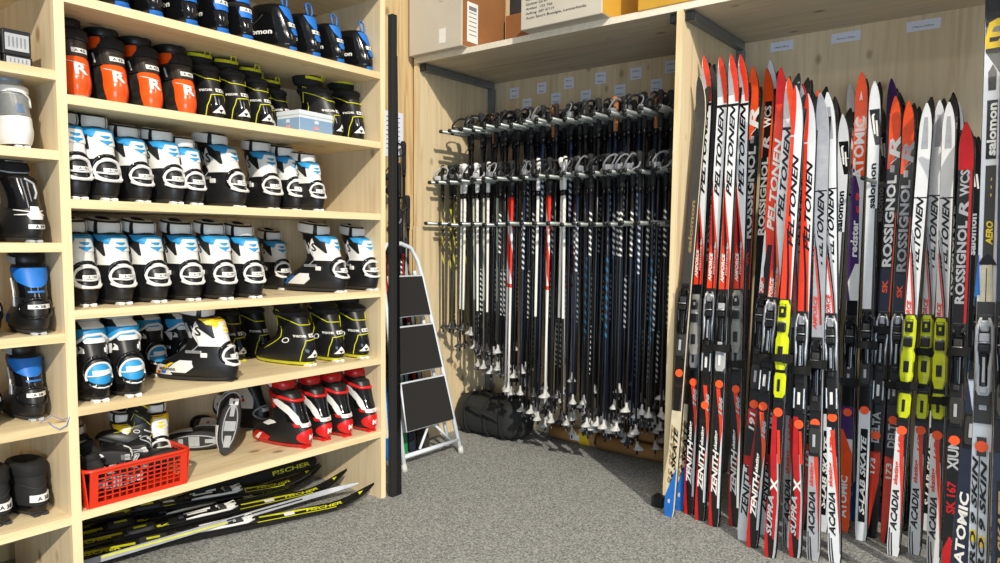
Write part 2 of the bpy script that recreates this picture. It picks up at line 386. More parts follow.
# ------------------------------------------------------------------ cardboard boxes on the alcove top
ZB = ZT+.029
def carton(x0, x1, y0, dep, h, m, label, side=None, extra=None, flaps=True):
    t = empty('cardboard_box', ((x0+x1)/2, y0+dep/2, ZB), label=label, cat='box')
    mb = MB(); mb.box((0, 0, h/2), (x1-x0, dep, h), m, .004)
    if side: mb.box(((x1-x0)/2+.0006, 0, h/2), (.001, dep-.008, h-.008), side)
    mb.build('carton', t)
    MB().box((0, 0, h+.0008), (.05, dep, .0012), CRM).build('tape', t)
    if extra: extra(t, x1-x0, dep, h)
    return t
def exA(t, w_, dep, h):
    mb = MB(); mb.box((.055, -dep/2-.001, .07), (.045, .0012, .075), WHT); mb.build('sticker', t)
    mb = MB(); mb.box((w_/2+.002, -dep/2+.08, .13), (.0012, .085, .2), WHT)
    for i in range(7): mb.box((w_/2+.003, -dep/2+.08, .20-i*.022), (.0008, .06, .004 if i else .02), GRY)
    mb.build('shipping_label', t)
    mb = MB()
    put_text(mb, 'VD14', GRY, lambda a, b: (.02+a*.055, -dep/2-.0012, .335+b*.022))
    for k, z in enumerate((.29, .26)): mb.tube([(.045+.012*math.cos(q), -dep/2-.0012, z+.016*math.sin(q)) for q in [2*PI*i/12 for i in range(12)]], .001, GRY, 4, True)
    mb.build('printing', t)
carton(-2.852, -2.47, 2.80, .36, .42, CARDW, 'pale cardboard box with a small white sticker at the left end of the alcove top', CARDB, exA)
carton(-2.44, -2.08, 3.12, .30, .22, CARDB, 'low brown cardboard box set back between two pale boxes')
carton(-2.43, -2.15, 3.14, .26, .12, mat('dark_grey_box', (52, 52, 56), .6), 'dark grey box with white stripe resting behind on the brown box').location.z = ZB+.226
def exC(t, w_, dep, h):
    mb = MB(); L = [('Auto Sport Busslgle, Lenzerheide', .33, .045), ('Auftrag  687 47119', .16, .062+.004), ('Artikel  122 766', .15, .087), ('Quittel 26 81', .12, .108), ('Kommission 12', .13, .129)]
    for s_, ln, z in L: put_text(mb, s_, INK, lambda a, b, ln=ln, z=z: (-w_/2+.03+a*ln, -dep/2-.0012, z+b*.011), .008)
    put_text(mb, '75 cm', INK, lambda a, b: (.03+a*.06, -dep/2-.0012, .112+b*.012), .008)
    mb.build('printing', t)
b3 = carton(-2.075, -1.635, 2.77, .40, .30, CARDW, 'grey white cardboard box printed with a delivery address', CARDY, exC)
carton(-1.50, -1.20, 2.84, .34, .26, CARDY, 'ochre yellow cardboard box above the divider')

# ------------------------------------------------------------------ boots
PROF = {
 'skate': [(.0, -.290, -.012, .036), (.010, -.294, -.002, .043), (.028, -.293, .003, .050), (.045, -.286, .006, .0520), (.062, -.268, .005, .0515), (.078, -.236, .001, .047), (.094, -.206, -.004, .0455),
           (.112, -.182, -.013, .0425), (.132, -.170, -.023, .0400), (.155, -.170, -.032, .0415), (.180, -.176, -.041, .0450), (.205, -.184, -.050, .0475), (.212, -.186, -.054, .0465), (.220, -.188, -.082, .041), (.245, -.192, -.088, .040)],
 'classic': [(.0, -.285, -.012, .036), (.010, -.290, -.002, .043), (.028, -.289, .002, .047), (.045, -.280, .002, .0475), (.060, -.256, -.001, .046), (.075, -.222, -.006, .0435), (.090, -.194, -.012, .0415),
             (.108, -.174, -.018, .0405), (.125, -.166, -.024, .041), (.140, -.163, -.030, .042), (.152, -.162, -.036, .041)]}
def ring_at(prof, z):
    P = PROF[prof]
    if z <= P[0][0]: return P[0][1:]
    for a, b in zip(P, P[1:]):
        if z <= b[0]:
            t = (z-a[0])/(b[0]-a[0]); return tuple(a[i]+t*(b[i]-a[i]) for i in (1, 2, 3))
    return P[-1][1:]
def surf(prof, z, deg, off=0.):
    xt, xh, hw = ring_at(prof, z); xc = (xt+xh)/2; hx = (xh-xt)/2; q = math.radians(deg); c, s = math.cos(q), math.sin(q)
    n = 2.3; x = hx*math.copysign(abs(c)**(2/n), c); y = hw*math.copysign(abs(s)**(2/n), s)
    # shift so the widest part lies in the heel/ball area
    if hx > .09: y *= (1-.22*max(0, -x/hx)**3)*(1-.10*max(0, x/hx-.2))
    nx, ny = c/hx*abs(c)**.4 if hx else c, s/hw*abs(s)**.4
    l = math.hypot(nx, ny) or 1
    return Vector((xc+x+off*nx/l, y+off*ny/l, z))
def strap_surf(z, deg, off=0.):
    t = min(1, max(0, (z-.222)/.044)); b = math.sin(PI*t)**.5 if 0 < t < 1 else 0
    hx, hw = .064*(.84+.16*b)+off, .0475*(.84+.16*b)+off; q = math.radians(deg); n = 2.3
    x = hx*math.copysign(abs(math.cos(q))**(2/n), math.cos(q)); y = hw*math.copysign(abs(math.sin(q))**(2/n), math.sin(q))
    return Vector((-.146+x, y, z-.14*x))
def arc(prof, z, y, off=0.):      # heel side point with sideways coordinate y
    lo, hi = -90., 90.
    for _ in range(24):
        m_ = (lo+hi)/2
        if surf(prof, z, m_).y < y: lo = m_
        else: hi = m_
    return surf(prof, z, (lo+hi)/2, off)

def boot(name, prof, body, feats, sole=DGR, pads=WHT, cat='boot', inner=BLKM):
    t = empty(name, (0, 0, 0), cat=cat)
    P = PROF[prof]; n = 36; mb = MB()
    rings = [[surf(prof, z, 360*k/n) for k in range(n)] for z, *_ in P[1:]]
    zt = P[-1][0]
    rings.append([surf(prof, zt, 360*k/n, -.004)+Vector((0, 0, .004)) for k in range(n)])
    rings.append([surf(prof, zt, 360*k/n, -.009)+Vector((0, 0, -.002)) for k in range(n)])
    rings.append([surf(prof, zt-.03, 360*k/n, -.012) for k in range(n)])
    mb.loft(rings, body, (True, True)); mb.build('upper', t)
    mb = MB(); rings = [[surf(prof, z, 360*k/n, o) for k in range(n)] for z, o in ((.004, -.004), (.005, .001), (.016, .0022), (.0165, -.003))]
    mb.loft(rings, sole, (True, True), False)
    sole_o = mb.build('sole', t)
    mb = MB()
    for y in (-.012, .012): mb.box((-.016, y, .004), (.032, .016, .008), pads, .0015)
    mb.box((-.03, 0, .0065), (.05, .042, .005), pads, .001)
    mb.build('heel_pad', sole_o)
    parts = {}
    for ft in feats:
        ty, part = ft[0], ft[1]; mb = parts.setdefault(part, MB()); cs = part == 'cuff_strap'
        sf = (lambda p_, z, a, o=0.: strap_surf(z, a, o-.004)) if cs else surf
        if ty == 'P':                        # patch draped over the shell: rows of (z, a0, a1)
            _, _, m, off, rows = ft; g = []; na = 14
            zs = []
            for (za, a0, a1), (zb, b0, b1) in zip(rows, rows[1:]):
                st = max(1, int(abs(zb-za)/.006))
                for i in range(st): u = i/st; zs.append((za+u*(zb-za), a0+u*(b0-a0), a1+u*(b1-a1)))
            zs.append(rows[-1])
            for z, a0, a1 in zs: g.append([sf(prof, z, a0+(a1-a0)*k/na, off) for k in range(na+1)])
            lo = [[sf(prof, z, a0+(a1-a0)*k/na, -.001) for k in range(na+1)] for z, a0, a1 in zs]
            mb.grid(g, m)
            mb.grid([g[0], lo[0]], m, False); mb.grid([g[-1], lo[-1]], m, False)
            mb.grid([[r[0] for r in g], [r[0] for r in lo]], m, False); mb.grid([[r[-1] for r in g], [r[-1] for r in lo]], m, False)
        elif ty == 'T':
            _, _, m, r, off, pts, closed = ft; q = []
            for i in range(len(pts) if closed else len(pts)-1):
                a, b = pts[i], pts[(i+1) % len(pts)]
                for k in range(4): u = k/4; q.append(sf(prof, a[0]+u*(b[0]-a[0]), a[1]+u*(b[1]-a[1]), off))
            if not closed: q.append(sf(prof, *pts[-1], off))
            mb.tube(q, r, m, 6, closed)
        elif ty == 'E':                      # ring in the shape of an ellipse on the heel
            _, _, m, r, off, zc, hz, ha, ac = ft
            mb.tube([surf(prof, zc+hz*math.sin(2*PI*k/24), ac+ha*math.cos(2*PI*k/24), off) for k in range(24)], r, m, 6, True)
        elif ty == 'D':                      # filled ellipse
            _, _, m, off, zc, hz, ha, ac = ft; g = []
            for j in range(5):
                g.append([surf(prof, zc+hz*j/4*math.sin(2*PI*k/24), ac+ha*j/4*math.cos(2*PI*k/24), off+.0015*(1-j/4)) for k in range(25)])
            mb.grid(g, m)
        elif ty == 'S':                      # strap band round the shin
            if cs:
                _, _, m, _z, _z1, _o, top = ft; K = 7
                R = [[strap_surf(.222+.044*j/K, 360*k/n) for k in range(n)] for j in range(K+1)]
                mb.loft(R, m, (False, False)); c = Vector((-.146, 0, 0))
                def inn(f, dz): return [c+Vector(((p_.x+.146)*f, p_.y*f, p_.z+dz)) for p_ in R[-1]]
                mb.loft([R[-1], inn(.86, .003), inn(.50, .001)], top, (False, False)); mb.loft([inn(.50, .001), inn(.46, -.012)], inner, (False, True))
                mb.loft([R[0], [c+Vector(((p_.x+.146)*.8, p_.y*.8, p_.z)) for p_ in R[0]]], m, (False, False))
                continue
            _, _, m, z0, z1, off, top = ft; xs = Vector((-.004, 0, 0)); h = z1-z0
            sec = [(z0, -.002), (z0+.004, off), (z1-.006, off+.002), (z1, off-.003), (z1+.001, -.006)]
            R = [[surf(prof, min(z, P[-1][0]), 360*k/n, o)+Vector((0, 0, max(0, z-P[-1][0]))) for k in range(n)] for z, o in sec]
            mb.loft(R[:3], m, (False, False)); mb.loft(R[2:], top, (False, False))
            mb.loft([R[-1], [p_+(Vector((R[-1][0].x*.5+R[-1][n//2].x*.5, 0, p_.z))-p_)*.35-Vector((0, 0, .012)) for p_ in R[-1]]], inner, (False, True))
        elif ty == 'X':
            _, _, m, s_, z, y, h, wd, off = ft
            put_text(mb, s_, m, lambda a, b: arc(prof, z+b*h, y+(a-.5)*wd, off), .03)
        elif ty == 'Y':                      # writing on the left flank, reading from the toe to the heel
            _, _, m, s_, z, x0, x1, h, off = ft
            def flank(a, b):
                x = x0+a*(x1-x0); lo, hi = -175., -15.
                for _ in range(20):
                    md = (lo+hi)/2
                    if surf(prof, z+b*h, md).x < x: lo = md
                    else: hi = md
                return surf(prof, z+b*h, lo, off)
            put_text(mb, s_, m, flank, .03)
        elif ty == 'B':
            _, _, m, c, d, bev = ft; mb.box(c, d, m, bev)
        elif ty == 'L':                      # free loop
            _, _, m, r, pts, closed = ft; mb.tube(pts, r, m, 6, closed)
    for part, mb in parts.items(): mb.build(part, t)
    return t

def skate_feats(collar, shell=WHT, ring=WHT, text='A 101', strap=(WHT, WHT, CRM)):
    f = [('P', 'cuff', shell, .003, [(.122, -95, 80), (.16, -112, 92), (.206, -88, 74)]),
         ('P', 'cuff', BLK, .0040, [(.150, -58, -50), (.180, -84, -47), (.206, -86, -40)]),
         ('P', 'cuff', collar, .0046, [(.186, -38, 44), (.197, -62, 60), (.215, -74, 70)]),
         ('P', 'cuff', shell, .0056, [(.164, -36, 46), (.176, -34, 42), (.198, -20, 30), (.203, -18, 28)]),
         ('P', 'cuff', collar, .0066, [(.165, 4, 8), (.175, -14, 28), (.178, -12, 26)]),
         ('P', 'cuff', collar, .0066, [(.183, 2, 12), (.189, -9, 20), (.192, -8, 18)]),
         ('T', 'cuff', LGR, .0016, .004, [(.10, -110), (.125, -96), (.16, -100), (.19, -104)], False),
         ('E', 'heel_ring', BLKG, .0062, .003, .094, .038, 50, 2),
         ('E', 'heel_ring', ring, .0050, .006, .088, .031, 43, 2),
         ('T', 'heel_ring', ring, .0042, .009, [(.066, -36), (.058, -18), (.058, 22), (.066, 38)], False),
         ('T', 'heel_ring', ring, .0030, .006, [(.082, -42), (.078, 0), (.082, 44)], False),
         ('B', 'buckle', ring, (-.085, -.049, .092), (.024, .008, .016), .003), ('B', 'buckle', SIL, (-.125, -.047, .102), (.060, .005, .010), .002),
         ('P', 'size_label', WHT, .0090, [(.083, -18, 34), (.094, -18, 34)]),
         ('X', 'size_label', INK, text, .0855, .005, .0062, .022, .0098),
         ('P', 'heel_counter', BLK, .0030, [(.018, -70, 70), (.034, -74, 74), (.052, -60, 60)]),
         ('S', 'cuff_strap', BLK, .222, .262, .006, strap[2]),
         ('P', 'cuff_strap', strap[0], .0060, [(.228, -146, -64), (.260, -142, -60)]),
         ('P', 'cuff_strap', strap[1], .0060, [(.227, -46, 30), (.260, -46, 32)]),
         ('P', 'cuff_strap', strap[0], .0060, [(.228, 44, 120), (.260, 46, 122)]),
         ('P', 'instep_panel', strap[0], .0024, [(.03, -128, -92), (.05, -118, -86), (.072, -112, -92)]),
         ('P', 'instep_panel', BL2 if collar is BLU else collar, .0030, [(.028, -142, -132), (.045, -134, -124), (.062, -124, -116)]),
         ('P', 'side_emblem', LGR, .0022, [(.148, -128, -116), (.172, -138, -118), (.200, -130, -120)]),
         ('Y', 'side_emblem', BLK, 'S', .158, -.118, -.096, .030, .0032)]
    return f
SK_BLUE = boot('ski_boot', 'skate', BLK, skate_feats(BLU))
SK_YEL = boot('ski_boot', 'skate', BLK, skate_feats(YW)+[
    ('P', 'toe_graphic', WHT, .0030, [(.020, -172, -112), (.040, -168, -118), (.052, -160, -130)]), ('P', 'toe_graphic', YW, .0038, [(.020, -168, -150), (.030, -164, -148)]),
    ('P', 'toe_graphic', RED, .0038, [(.022, -148, -138), (.031, -146, -136)]), ('P', 'toe_graphic', BL2, .0038, [(.024, -136, -124), (.034, -134, -122)]),
    ('Y', 'toe_graphic', BLK, 'salomon', .036, -.262, -.19, .012, .0045)], pads=BLK)
SK_GREY = boot('ski_boot', 'skate', BLK, skate_feats(BLKM, LGR, LGR))
SK_ORG = boot('racing_ski_boot', 'skate', CAR, [
    ('P', 'heel_panel', ORG, .0035, [(.014, -30, 50), (.05, -38, 54), (.095, -46, 54), (.120, -50, 44), (.130, -34, 26)]),
    ('X', 'heel_panel', WHT, 'R', .074, .002, .030, .030, .0052), ('T', 'heel_panel', WHT, .0014, .005, [(.112, -40), (.107, -10), (.102, 16)], False),
    ('P', 'size_label', WHT, .0062, [(.138, -16, 36), (.152, -16, 36)]), ('X', 'size_label', INK, 'A 43', .141, .006, .008, .026, .0070),
    ('P', 'cuff', CAR, .004, [(.126, -100, 82), (.150, -118, 100), (.176, -96, 84)]), ('P', 'cuff', WHT, .0052, [(.135, -72, -67), (.165, -76, -70)]),
    ('P', 'collar', ORG, .006, [(.178, -96, -52), (.196, -112, -34), (.215, -104, -30)]), ('P', 'collar', BLKM, .0068, [(.178, -50, 62), (.196, -34, 74), (.214, -26, 74)]), ('P', 'collar', ORG, .0072, [(.182, 62, 68), (.213, 66, 73)]),
    ('S', 'cuff_strap', BLK, .226, .266, .008, BLKG), ('T', 'cuff_strap', WHT, .0045, .003, [(.260, -110), (.262, -60), (.260, 0), (.262, 60), (.260, 110)], False), ('B', 'buckle', WHT, (-.146, 0, .268), (.05, .060, .006), .003), ('B', 'buckle', BLK, (-.146, 0, .2725), (.028, .044, .004), .002),
    ('P', 'side_panel', RED, .003, [(.020, -132, -96), (.045, -122, -92), (.062, -112, -96)]), ('Y', 'side_panel', WHT, 'ROSS', .030, -.20, -.14, .014, .0045)], sole=WHT, pads=WHT)
def fischer(sole, pads, top):
    return [('T', 'piping', YEL, .0019, .003, [(.192, -112), (.176, -74), (.158, -38), (.156, 30), (.160, 52), (.182, 58)], False),
     ('T', 'piping', YEL, .0019, .003, [(.016, -44), (.060, -40), (.098, -30), (.102, 10), (.100, 40), (.060, 52), (.016, 56)], False),
     ('T', 'piping', YEL, .0016, .003, [(.150, -130), (.180, -118), (.215, -106), (.200, -86)], False), ('T', 'piping', YEL, .0016, .003, [(.06, -120), (.11, -104), (.15, -108)], False),
     ('P', 'size_label', WHT, .0040, [(.110, -8, 34), (.123, -8, 34)]), ('X', 'size_label', INK, 'B 42', .1125, .008, .008, .022, .0048),
     ('P', 'heel_emblem', WHT, .0042, [(.034, -26, 24), (.036, -24, 22), (.048, -12, 10), (.062, -1, -.5)]), ('P', 'heel_emblem', BLK, .0050, [(.036, -2, 0), (.046, -9, 6)]),
     ('X', 'heel_lettering', WHT, 'FISCHER', .112, -.028, .008, .022, .0045),
     ('S', 'cuff_strap', BLKM, .222, .262, .006, BLKM), ('P', 'cuff_strap', top, .0052, [(.250, -80, 30), (.262, -80, 40)]), ('S', 'shin_strap', BLKM, .188, .210, .005, BLKM),
     ('P', 'heel_counter', BLKG, .0025, [(.020, -36, 48), (.060, -34, 46), (.095, -26, 36)]), ('L', 'pull_tab', top, .0022, [(-.078, -.010, .244), (-.074, -.010, .266), (-.074, .010, .266), (-.078, .010, .244)], False),
     ('E', 'ankle_dial', WHT, .0022, .004, .098, .009, 7, -86)]
FI_BLK = boot('combi_ski_boot', 'skate', BLK, fischer(DGR, YEL, YEL), sole=DGR, pads=YEL)
FI_WHT = boot('combi_ski_boot', 'skate', BLK, fischer(YEL, WHT, WHT), sole=YEL, pads=WHT)
BB = boot('blue_trim_boot', 'classic', BLKG, [
    ('P', 'heel_patch', BL2, .003, [(.074, -24, 28), (.088, -30, 34), (.108, -24, 28)]), ('P', 'size_label', WHT, .0042, [(.094, -22, 30), (.108, -22, 30)]), ('X', 'size_label', INK, 'A 4', .0965, .003, .009, .02, .005),
    ('P', 'collar', BL2, .004, [(.126, -30, 34), (.150, -40, 44)]), ('S', 'ankle_strap', BLKM, .108, .124, .004, BLKM), ('P', 'heel_tab', BL2, .003, [(.004, -20, 20), (.018, -22, 22)]), ('Y', 'side_lettering', WHT, 'salomon', .060, -.17, -.06, .016, .002)], pads=BL2)
BC = boot('classic_ski_shoe', 'classic', BLKG, [
    ('P', 'collar', BL2, .0035, [(.100, -5, 9), (.120, -24, 26), (.148, -36, 40)]), ('P', 'heel_patch', BL2, .0045, [(.056, -6, 8), (.070, -14, 18), (.078, -10, 12)]),
    ('P', 'size_label', WHT, .0052, [(.082, -18, 22), (.096, -18, 22)]), ('X', 'size_label', INK, 'A 4', .0845, .001, .009, .02, .006), ('P', 'heel_tab', BL2, .003, [(.004, -20, 20), (.018, -22, 22)]),
    ('L', 'pull_loop', BL2, .0030, [(-.040, -.004, .140), (-.040, -.014, .165), (-.046, -.014, .188), (-.050, 0, .196), (-.046, .014, .188), (-.040, .012, .165), (-.040, .004, .140)], False),
    ('T', 'side_seam', DGR, .0015, .002, [(.03, -150), (.07, -120), (.12, -90)], False), ('Y', 'side_lettering', WHT, 'salomon', .058, -.17, -.06, .016, .002)], pads=BL2)
def round_blue(big):
    f = [('D', 'heel_window', BLU, .0035, .080, .032, 38, 2), ('E', 'heel_window', WHT, .0036, .004, .078, .034, 41, 2), ('E', 'heel_arch', BLKG, .0062, .002, .088, .040, 50, 2), ('P', 'size_label', WHT, .0072, [(.080, -22, 32), (.092, -22, 32)]), ('X', 'size_label', INK, 'A 39', .0825, .002, .0075, .026, .0070),
         ('T', 'heel_window', WHT, .0022, .0055, [(.076, -38), (.078, 0), (.084, 38)], False), ('P', 'side_emblem', WHT, .0035, [(.138, -62, -40), (.150, -48, -40), (.156, -52, -50)]), ('P', 'side_emblem', WHT, .0035, [(.138, 34, 52), (.150, 34, 42)]),
         ('P', 'cuff', BLU, .004, [(.172, -70, 66), (.188, -78, 70), (.205, -70, 62)]), ('T', 'cuff', WHT, .0050, .0045, [(.160, -78), (.172, -48), (.188, -20), (.190, 18), (.174, 46), (.160, 70)], False), ('P', 'cuff', WHT, .005, [(.166, -30, 34), (.172, -34, 36), (.180, -22, 26)]),
         ('P', 'side_emblem', WHT, .004, [(.128, -74, -70), (.140, -84, -66), (.156, -96, -62)]), ('P', 'side_emblem', WHT, .004, [(.128, 60, 64), (.156, 56, 76)]),
         ('P', 'tongue', WHT, .006, [(.206, -28, 34), (.224, -32, 38)]), ('S', 'cuff_strap', BLK, .226, .262, .007, LGR), ('P', 'cuff_strap', LGR, .0062, [(.232, -60, 60), (.254, -60, 60)]), ('P', 'heel_counter', BLKG, .003, [(.016, -66, 66), (.040, -64, 64)]),
         ('B', 'buckle', SIL, (-.085, -.048, .10), (.05, .006, .012), .002)]
    return f
RB = boot('ski_boot', 'skate', BLK, round_blue(False))
BIGB = boot('ski_boot', 'skate', BLK, [
    ('P', 'collar', BL2, .0045, [(.150, -16, 18), (.168, -60, 56), (.196, -80, 72), (.212, -80, 72)]), ('P', 'cuff', BLKG, .0030, [(.120, -90, 80), (.150, -100, 86), (.170, -96, 84)]), ('P', 'collar', BL2, .0052, [(.134, -26, 28), (.140, -26, 28)]),
    ('S', 'cuff_strap', BLK, .220, .258, .006, LGR), ('P', 'cuff_strap', LGR, .0062, [(.228, -110, -50), (.250, -110, -48)]), ('B', 'cuff_strap', LGR, (-.13, 0, .258), (.05, .054, .007), .003), ('B', 'cuff_strap', BLK, (-.13, 0, .263), (.03, .034, .004), .002),
    ('E', 'heel_ring', BLKG, .0055, .003, .085, .030, 60, 0), ('P', 'size_label', WHT, .0052, [(.084, -30, 44), (.097, -30, 44)]), ('X', 'size_label', INK, 'A 38', .0870, .003, .008, .028, .0062), ('T', 'buckle', WHT, .0028, .005, [(.12, -92), (.15, -96), (.18, -90)], False),
    ('B', 'buckle', SIL, (-.095, -.047, .105), (.02, .006, .035), .002), ('P', 'side_emblem', BL2, .003, [(.03, -110, -100), (.06, -104, -96)]), ('P', 'side_emblem', WHT, .003, [(.03, -122, -114), (.06, -114, -108)])], pads=LGR)
RW = boot('racing_ski_boot', 'skate', BLK, [
    ('D', 'heel_panel', RED, .0045, .046, .030, 48, 6), ('X', 'heel_panel', WHT, 'M', .034, .004, .020, .018, .0068), ('P', 'size_label', WHT, .005, [(.084, -28, 52), (.098, -34, 50)]), ('X', 'size_label', RED, '42', .0865, .004, .008, .014, .006),
    ('P', 'heel_panel', RED, .004, [(.084, -50, -32), (.098, -56, -38)]), ('P', 'side_wing', WHT, .004, [(.095, -44, -24), (.130, -66, -34), (.165, -104, -58), (.188, -120, -92)]), ('P', 'side_wing', WHT, .004, [(.10, 52, 62), (.15, 58, 70), (.185, 60, 76)]),
    ('P', 'cuff', BLKG, .003, [(.100, -70, 60), (.150, -84, 70), (.176, -76, 66)]), ('T', 'collar', RED, .0070, .002, [(.205, -120), (.196, -70), (.184, -30), (.182, 20), (.192, 60), (.205, 110)], False), ('P', 'cuff', RED, .004, [(.15, -150, -118), (.20, -152, -108), (.215, -146, -108)]),
    ('S', 'cuff_strap', RED, .222, .262, .008, RED), ('B', 'cuff_strap', BLK, (-.14, 0, .262), (.070, .046, .008), .004), ('T', 'cuff_strap', BLK, .0035, .004, [(.232, -100), (.228, -40), (.232, 40)], False), ('P', 'cuff_strap', WHT, .0062, [(.230, -96, -88), (.252, -104, -88)]),
    ('P', 'side_panel', RED, .003, [(.018, -150, -96), (.036, -138, -92), (.05, -128, -108)]), ('P', 'side_panel', WHT, .0038, [(.018, -128, -116), (.046, -114, -108)]), ('P', 'side_panel', WHT, .003, [(.080, -140, -112), (.094, -136, -98), (.10, -128, -110)])], sole=RED, pads=RED)
WG = boot('ski_boot', 'skate', mat('pale_grey_shell', (176, 176, 170), .4), [
    ('P', 'heel_counter', WHT, .005, [(.012, -100, 100), (.05, -104, 104), (.098, -84, 84), (.104, -80, 80)]), ('P', 'cuff', mat('smoky_shell', (128, 130, 128), .25), .004, [(.106, -90, 90), (.150, -104, 96), (.178, -100, 92)]),
    ('P', 'cuff', mat('dusty_blue', (96, 116, 142), .3), .0052, [(.116, -14, 10), (.146, -12, 8)]), ('T', 'buckle', WHT, .0035, .007, [(.190, -30), (.186, 10), (.168, 44), (.140, 62)], False), ('P', 'collar', WHT, .005, [(.184, -90, 80), (.206, -90, 80)]),
    ('S', 'cuff_strap', mat('blue_grey_plastic', (140, 152, 166), .35), .214, .262, .010, mat('blue_grey_top', (170, 178, 188), .35))], pads=WHT)
BS = boot('ski_boot', 'skate', BLK, [
    ('P', 'heel_panel', WHT, .0055, [(.074, -16, 22), (.090, -26, 32), (.098, -14, 18), (.116, -10, 14)]), ('T', 'heel_panel', WHT, .0022, .005, [(.104, -60), (.098, -10), (.104, 55)], False), ('T', 'heel_panel', WHT, .0022, .005, [(.088, -56), (.090, 0), (.088, 55)], False),
    ('P', 'size_label', WHT, .005, [(.044, -22, 36), (.058, -22, 36)]), ('X', 'size_label', INK, 'A 39', .047, .006, .009, .026, .006), ('T', 'buckle', LGR, .0035, .006, [(.205, -8), (.190, 16), (.160, 22), (.140, 10)], False), ('P', 'cuff', BLKG, .004, [(.110, -90, 84), (.160, -100, 92), (.205, -84, 74)]),
    ('S', 'cuff_strap', BLKM, .212, .262, .007, BLK), ('T', 'cuff_strap', LGR, .0030, .004, [(.236, -110), (.232, -30), (.236, 60)], False), ('B', 'cuff_strap', LGR, (-.13, 0, .262), (.05, .062, .004), .002), ('B', 'cuff_strap', BLK, (-.13, 0, .265), (.03, .045, .004), .002)], pads=LGR)
PB = boot('black_ski_shoe', 'classic', BLKM, [('P', 'size_label', WHT, .003, [(.046, -30, 50), (.066, -30, 50)]), ('X', 'size_label', INK, 'A 38', .050, .006, .011, .032, .004), ('S', 'collar', BLKM, .118, .158, .005, BLKM),
    ('T', 'stitching', DGR, .0012, .0015, [(.10, -70), (.082, 0), (.10, 70)], False), ('P', 'heel_counter', BLKG, .002, [(.016, -60, 60), (.034, -64, 64)])], pads=DGR)
WB = boot('ski_boot', 'skate', BLK, [('P', 'cuff', WHT, .004, [(.10, -120, -60), (.15, -124, -50), (.20, -110, -60)]), ('P', 'side_panel', WHT, .003, [(.02, -150, -90), (.05, -138, -96)]), ('P', 'size_label', WHT, .004, [(.085, -28, 36), (.1, -28, 36)]),
    ('E', 'heel_ring', LGR, .004, .004, .08, .03, 56, 0), ('S', 'cuff_strap', BLKM, .222, .258, .006, BLKM), ('P', 'side_emblem', RED, .0045, [(.13, -96, -86), (.145, -96, -86)]), ('P', 'side_emblem', BL2, .0045, [(.148, -94, -86), (.158, -94, -86)]),
    ('B', 'sole_lug', LGR, (-.06, 0, .001), (.06, .02, .006), .002), ('B', 'sole_lug', LGR, (-.14, .0, .001), (.05, .05, .005), .002), ('B', 'sole_lug', LGR, (-.22, 0, .001), (.06, .03, .006), .002), ('L', 'sole_ridge', LGR, .003, [(-.03+(-.11)*(1-math.cos(2*PI*k/20)), .03*math.sin(2*PI*k/20), .002) for k in range(20)], True)])

def row(z, items, shelfname, group, Xfix=None):
    """items: (proto, px, py, angle deg, scale, description)"""
    for k, (pr, x, y, ang, s, desc) in enumerate(items):
        p = on(x, y, 'Z', z)
        if p.x > XB-.012: p = on(x, y, 'X', XB-.012)
        if pr is FI_BLK and z > 1.5 and 285 < x < 335: p.x = XB-.19
        place(pr, TR(p.x-.004, p.y, z, math.radians(ang), s*(1.06 if pr not in (BB, BC, PB) else 1.16)), desc, group)
def desc(kind, k, n, shelf): return '%s, %s from the left on the %s' % (kind, ORD[k], shelf)
zs = [z+TB for z in ZR]
D = random.uniform
it = [(BB, x, y, D(-4, 4), .95, desc('glossy black blue-trimmed boot', i, 'five', 'top visible shelf')) for i, (x, y) in enumerate([(124, 7), (158, 17), (194, 26), (225, 34), (250, 41)])]
row(zs[0], it, '', 'black and blue boots on the top shelf')
it = [(BC, x, y, a, s, d) for x, y, a, s, d in ((296, 53, 18, 1, 'black low ski shoe with blue collar turned sideways on the top shelf'), (319, 58, 8, .95, 'black low ski shoe with blue loop right of the sideways one'), (343, 64, 6, .9, 'black low ski shoe with blue collar, second from the right on the top shelf'), (372, 72, 14, .95, 'black low ski shoe with blue collar at the right end of the top shelf'))]
row(zs[0], it, '', 'low black shoes with blue collars on the top shelf')
n4 = [(82, 100), (120, 107), (156, 113), (190, 118)]
row(zs[1], [(SK_ORG, x, y, D(-5, 0), 1.0, desc('carbon racing boot with glossy orange heel', i, 'four', 'second shelf')) for i, (x, y) in enumerate(n4)], '', 'orange heeled racing boots')
n5 = [(221, 123, .97), (246, 126, .95), (269, 130, .92), (288, 132, .90), (309, 134, .88)]
row(zs[1], [(FI_BLK, x, y, D(-2, 5), s*.98, desc('upright black boot with yellow piping', i, 'five', 'second shelf')) for i, (x, y, s) in enumerate(n5)], '', 'black boots with yellow piping on the second shelf')
row(zs[1], [(FI_BLK, 341, 140, 26, .95, 'black and yellow boot turned sideways next to the blue box'), (FI_BLK, 361, 142, -8, 1.0, 'black boot with yellow toe tab at the right end of the second shelf')], '', 'black boots with yellow piping on the second shelf')
r2 = [(82, 199, 0, 1), (112, 201, 0, 1), (146, 203, 2, .93), (179, 204, 0, .92), (199, 202, -3, .86), (243, 208, 14, 1), (276, 210, -6, 1), (300, 211, -7, .96), (321, 211, -6, .85)]
row(zs[2], [(SK_BLUE, x, y, a, s, desc('white and blue skate boot', i, 'nine', 'third shelf')) for i, (x, y, a, s) in enumerate(r2)], '', 'white and blue skate boots on the third shelf')
r3 = [(91, 307, 0, 1), (127, 305, 0, 1), (162, 303, 0, 1), (196, 301, -5, 1), (229, 300, -6, 1), (258, 299, -7, .98), (286, 290, -7, .92), (345, 293, 13, 1.02), (375, 291, -4, 1)]
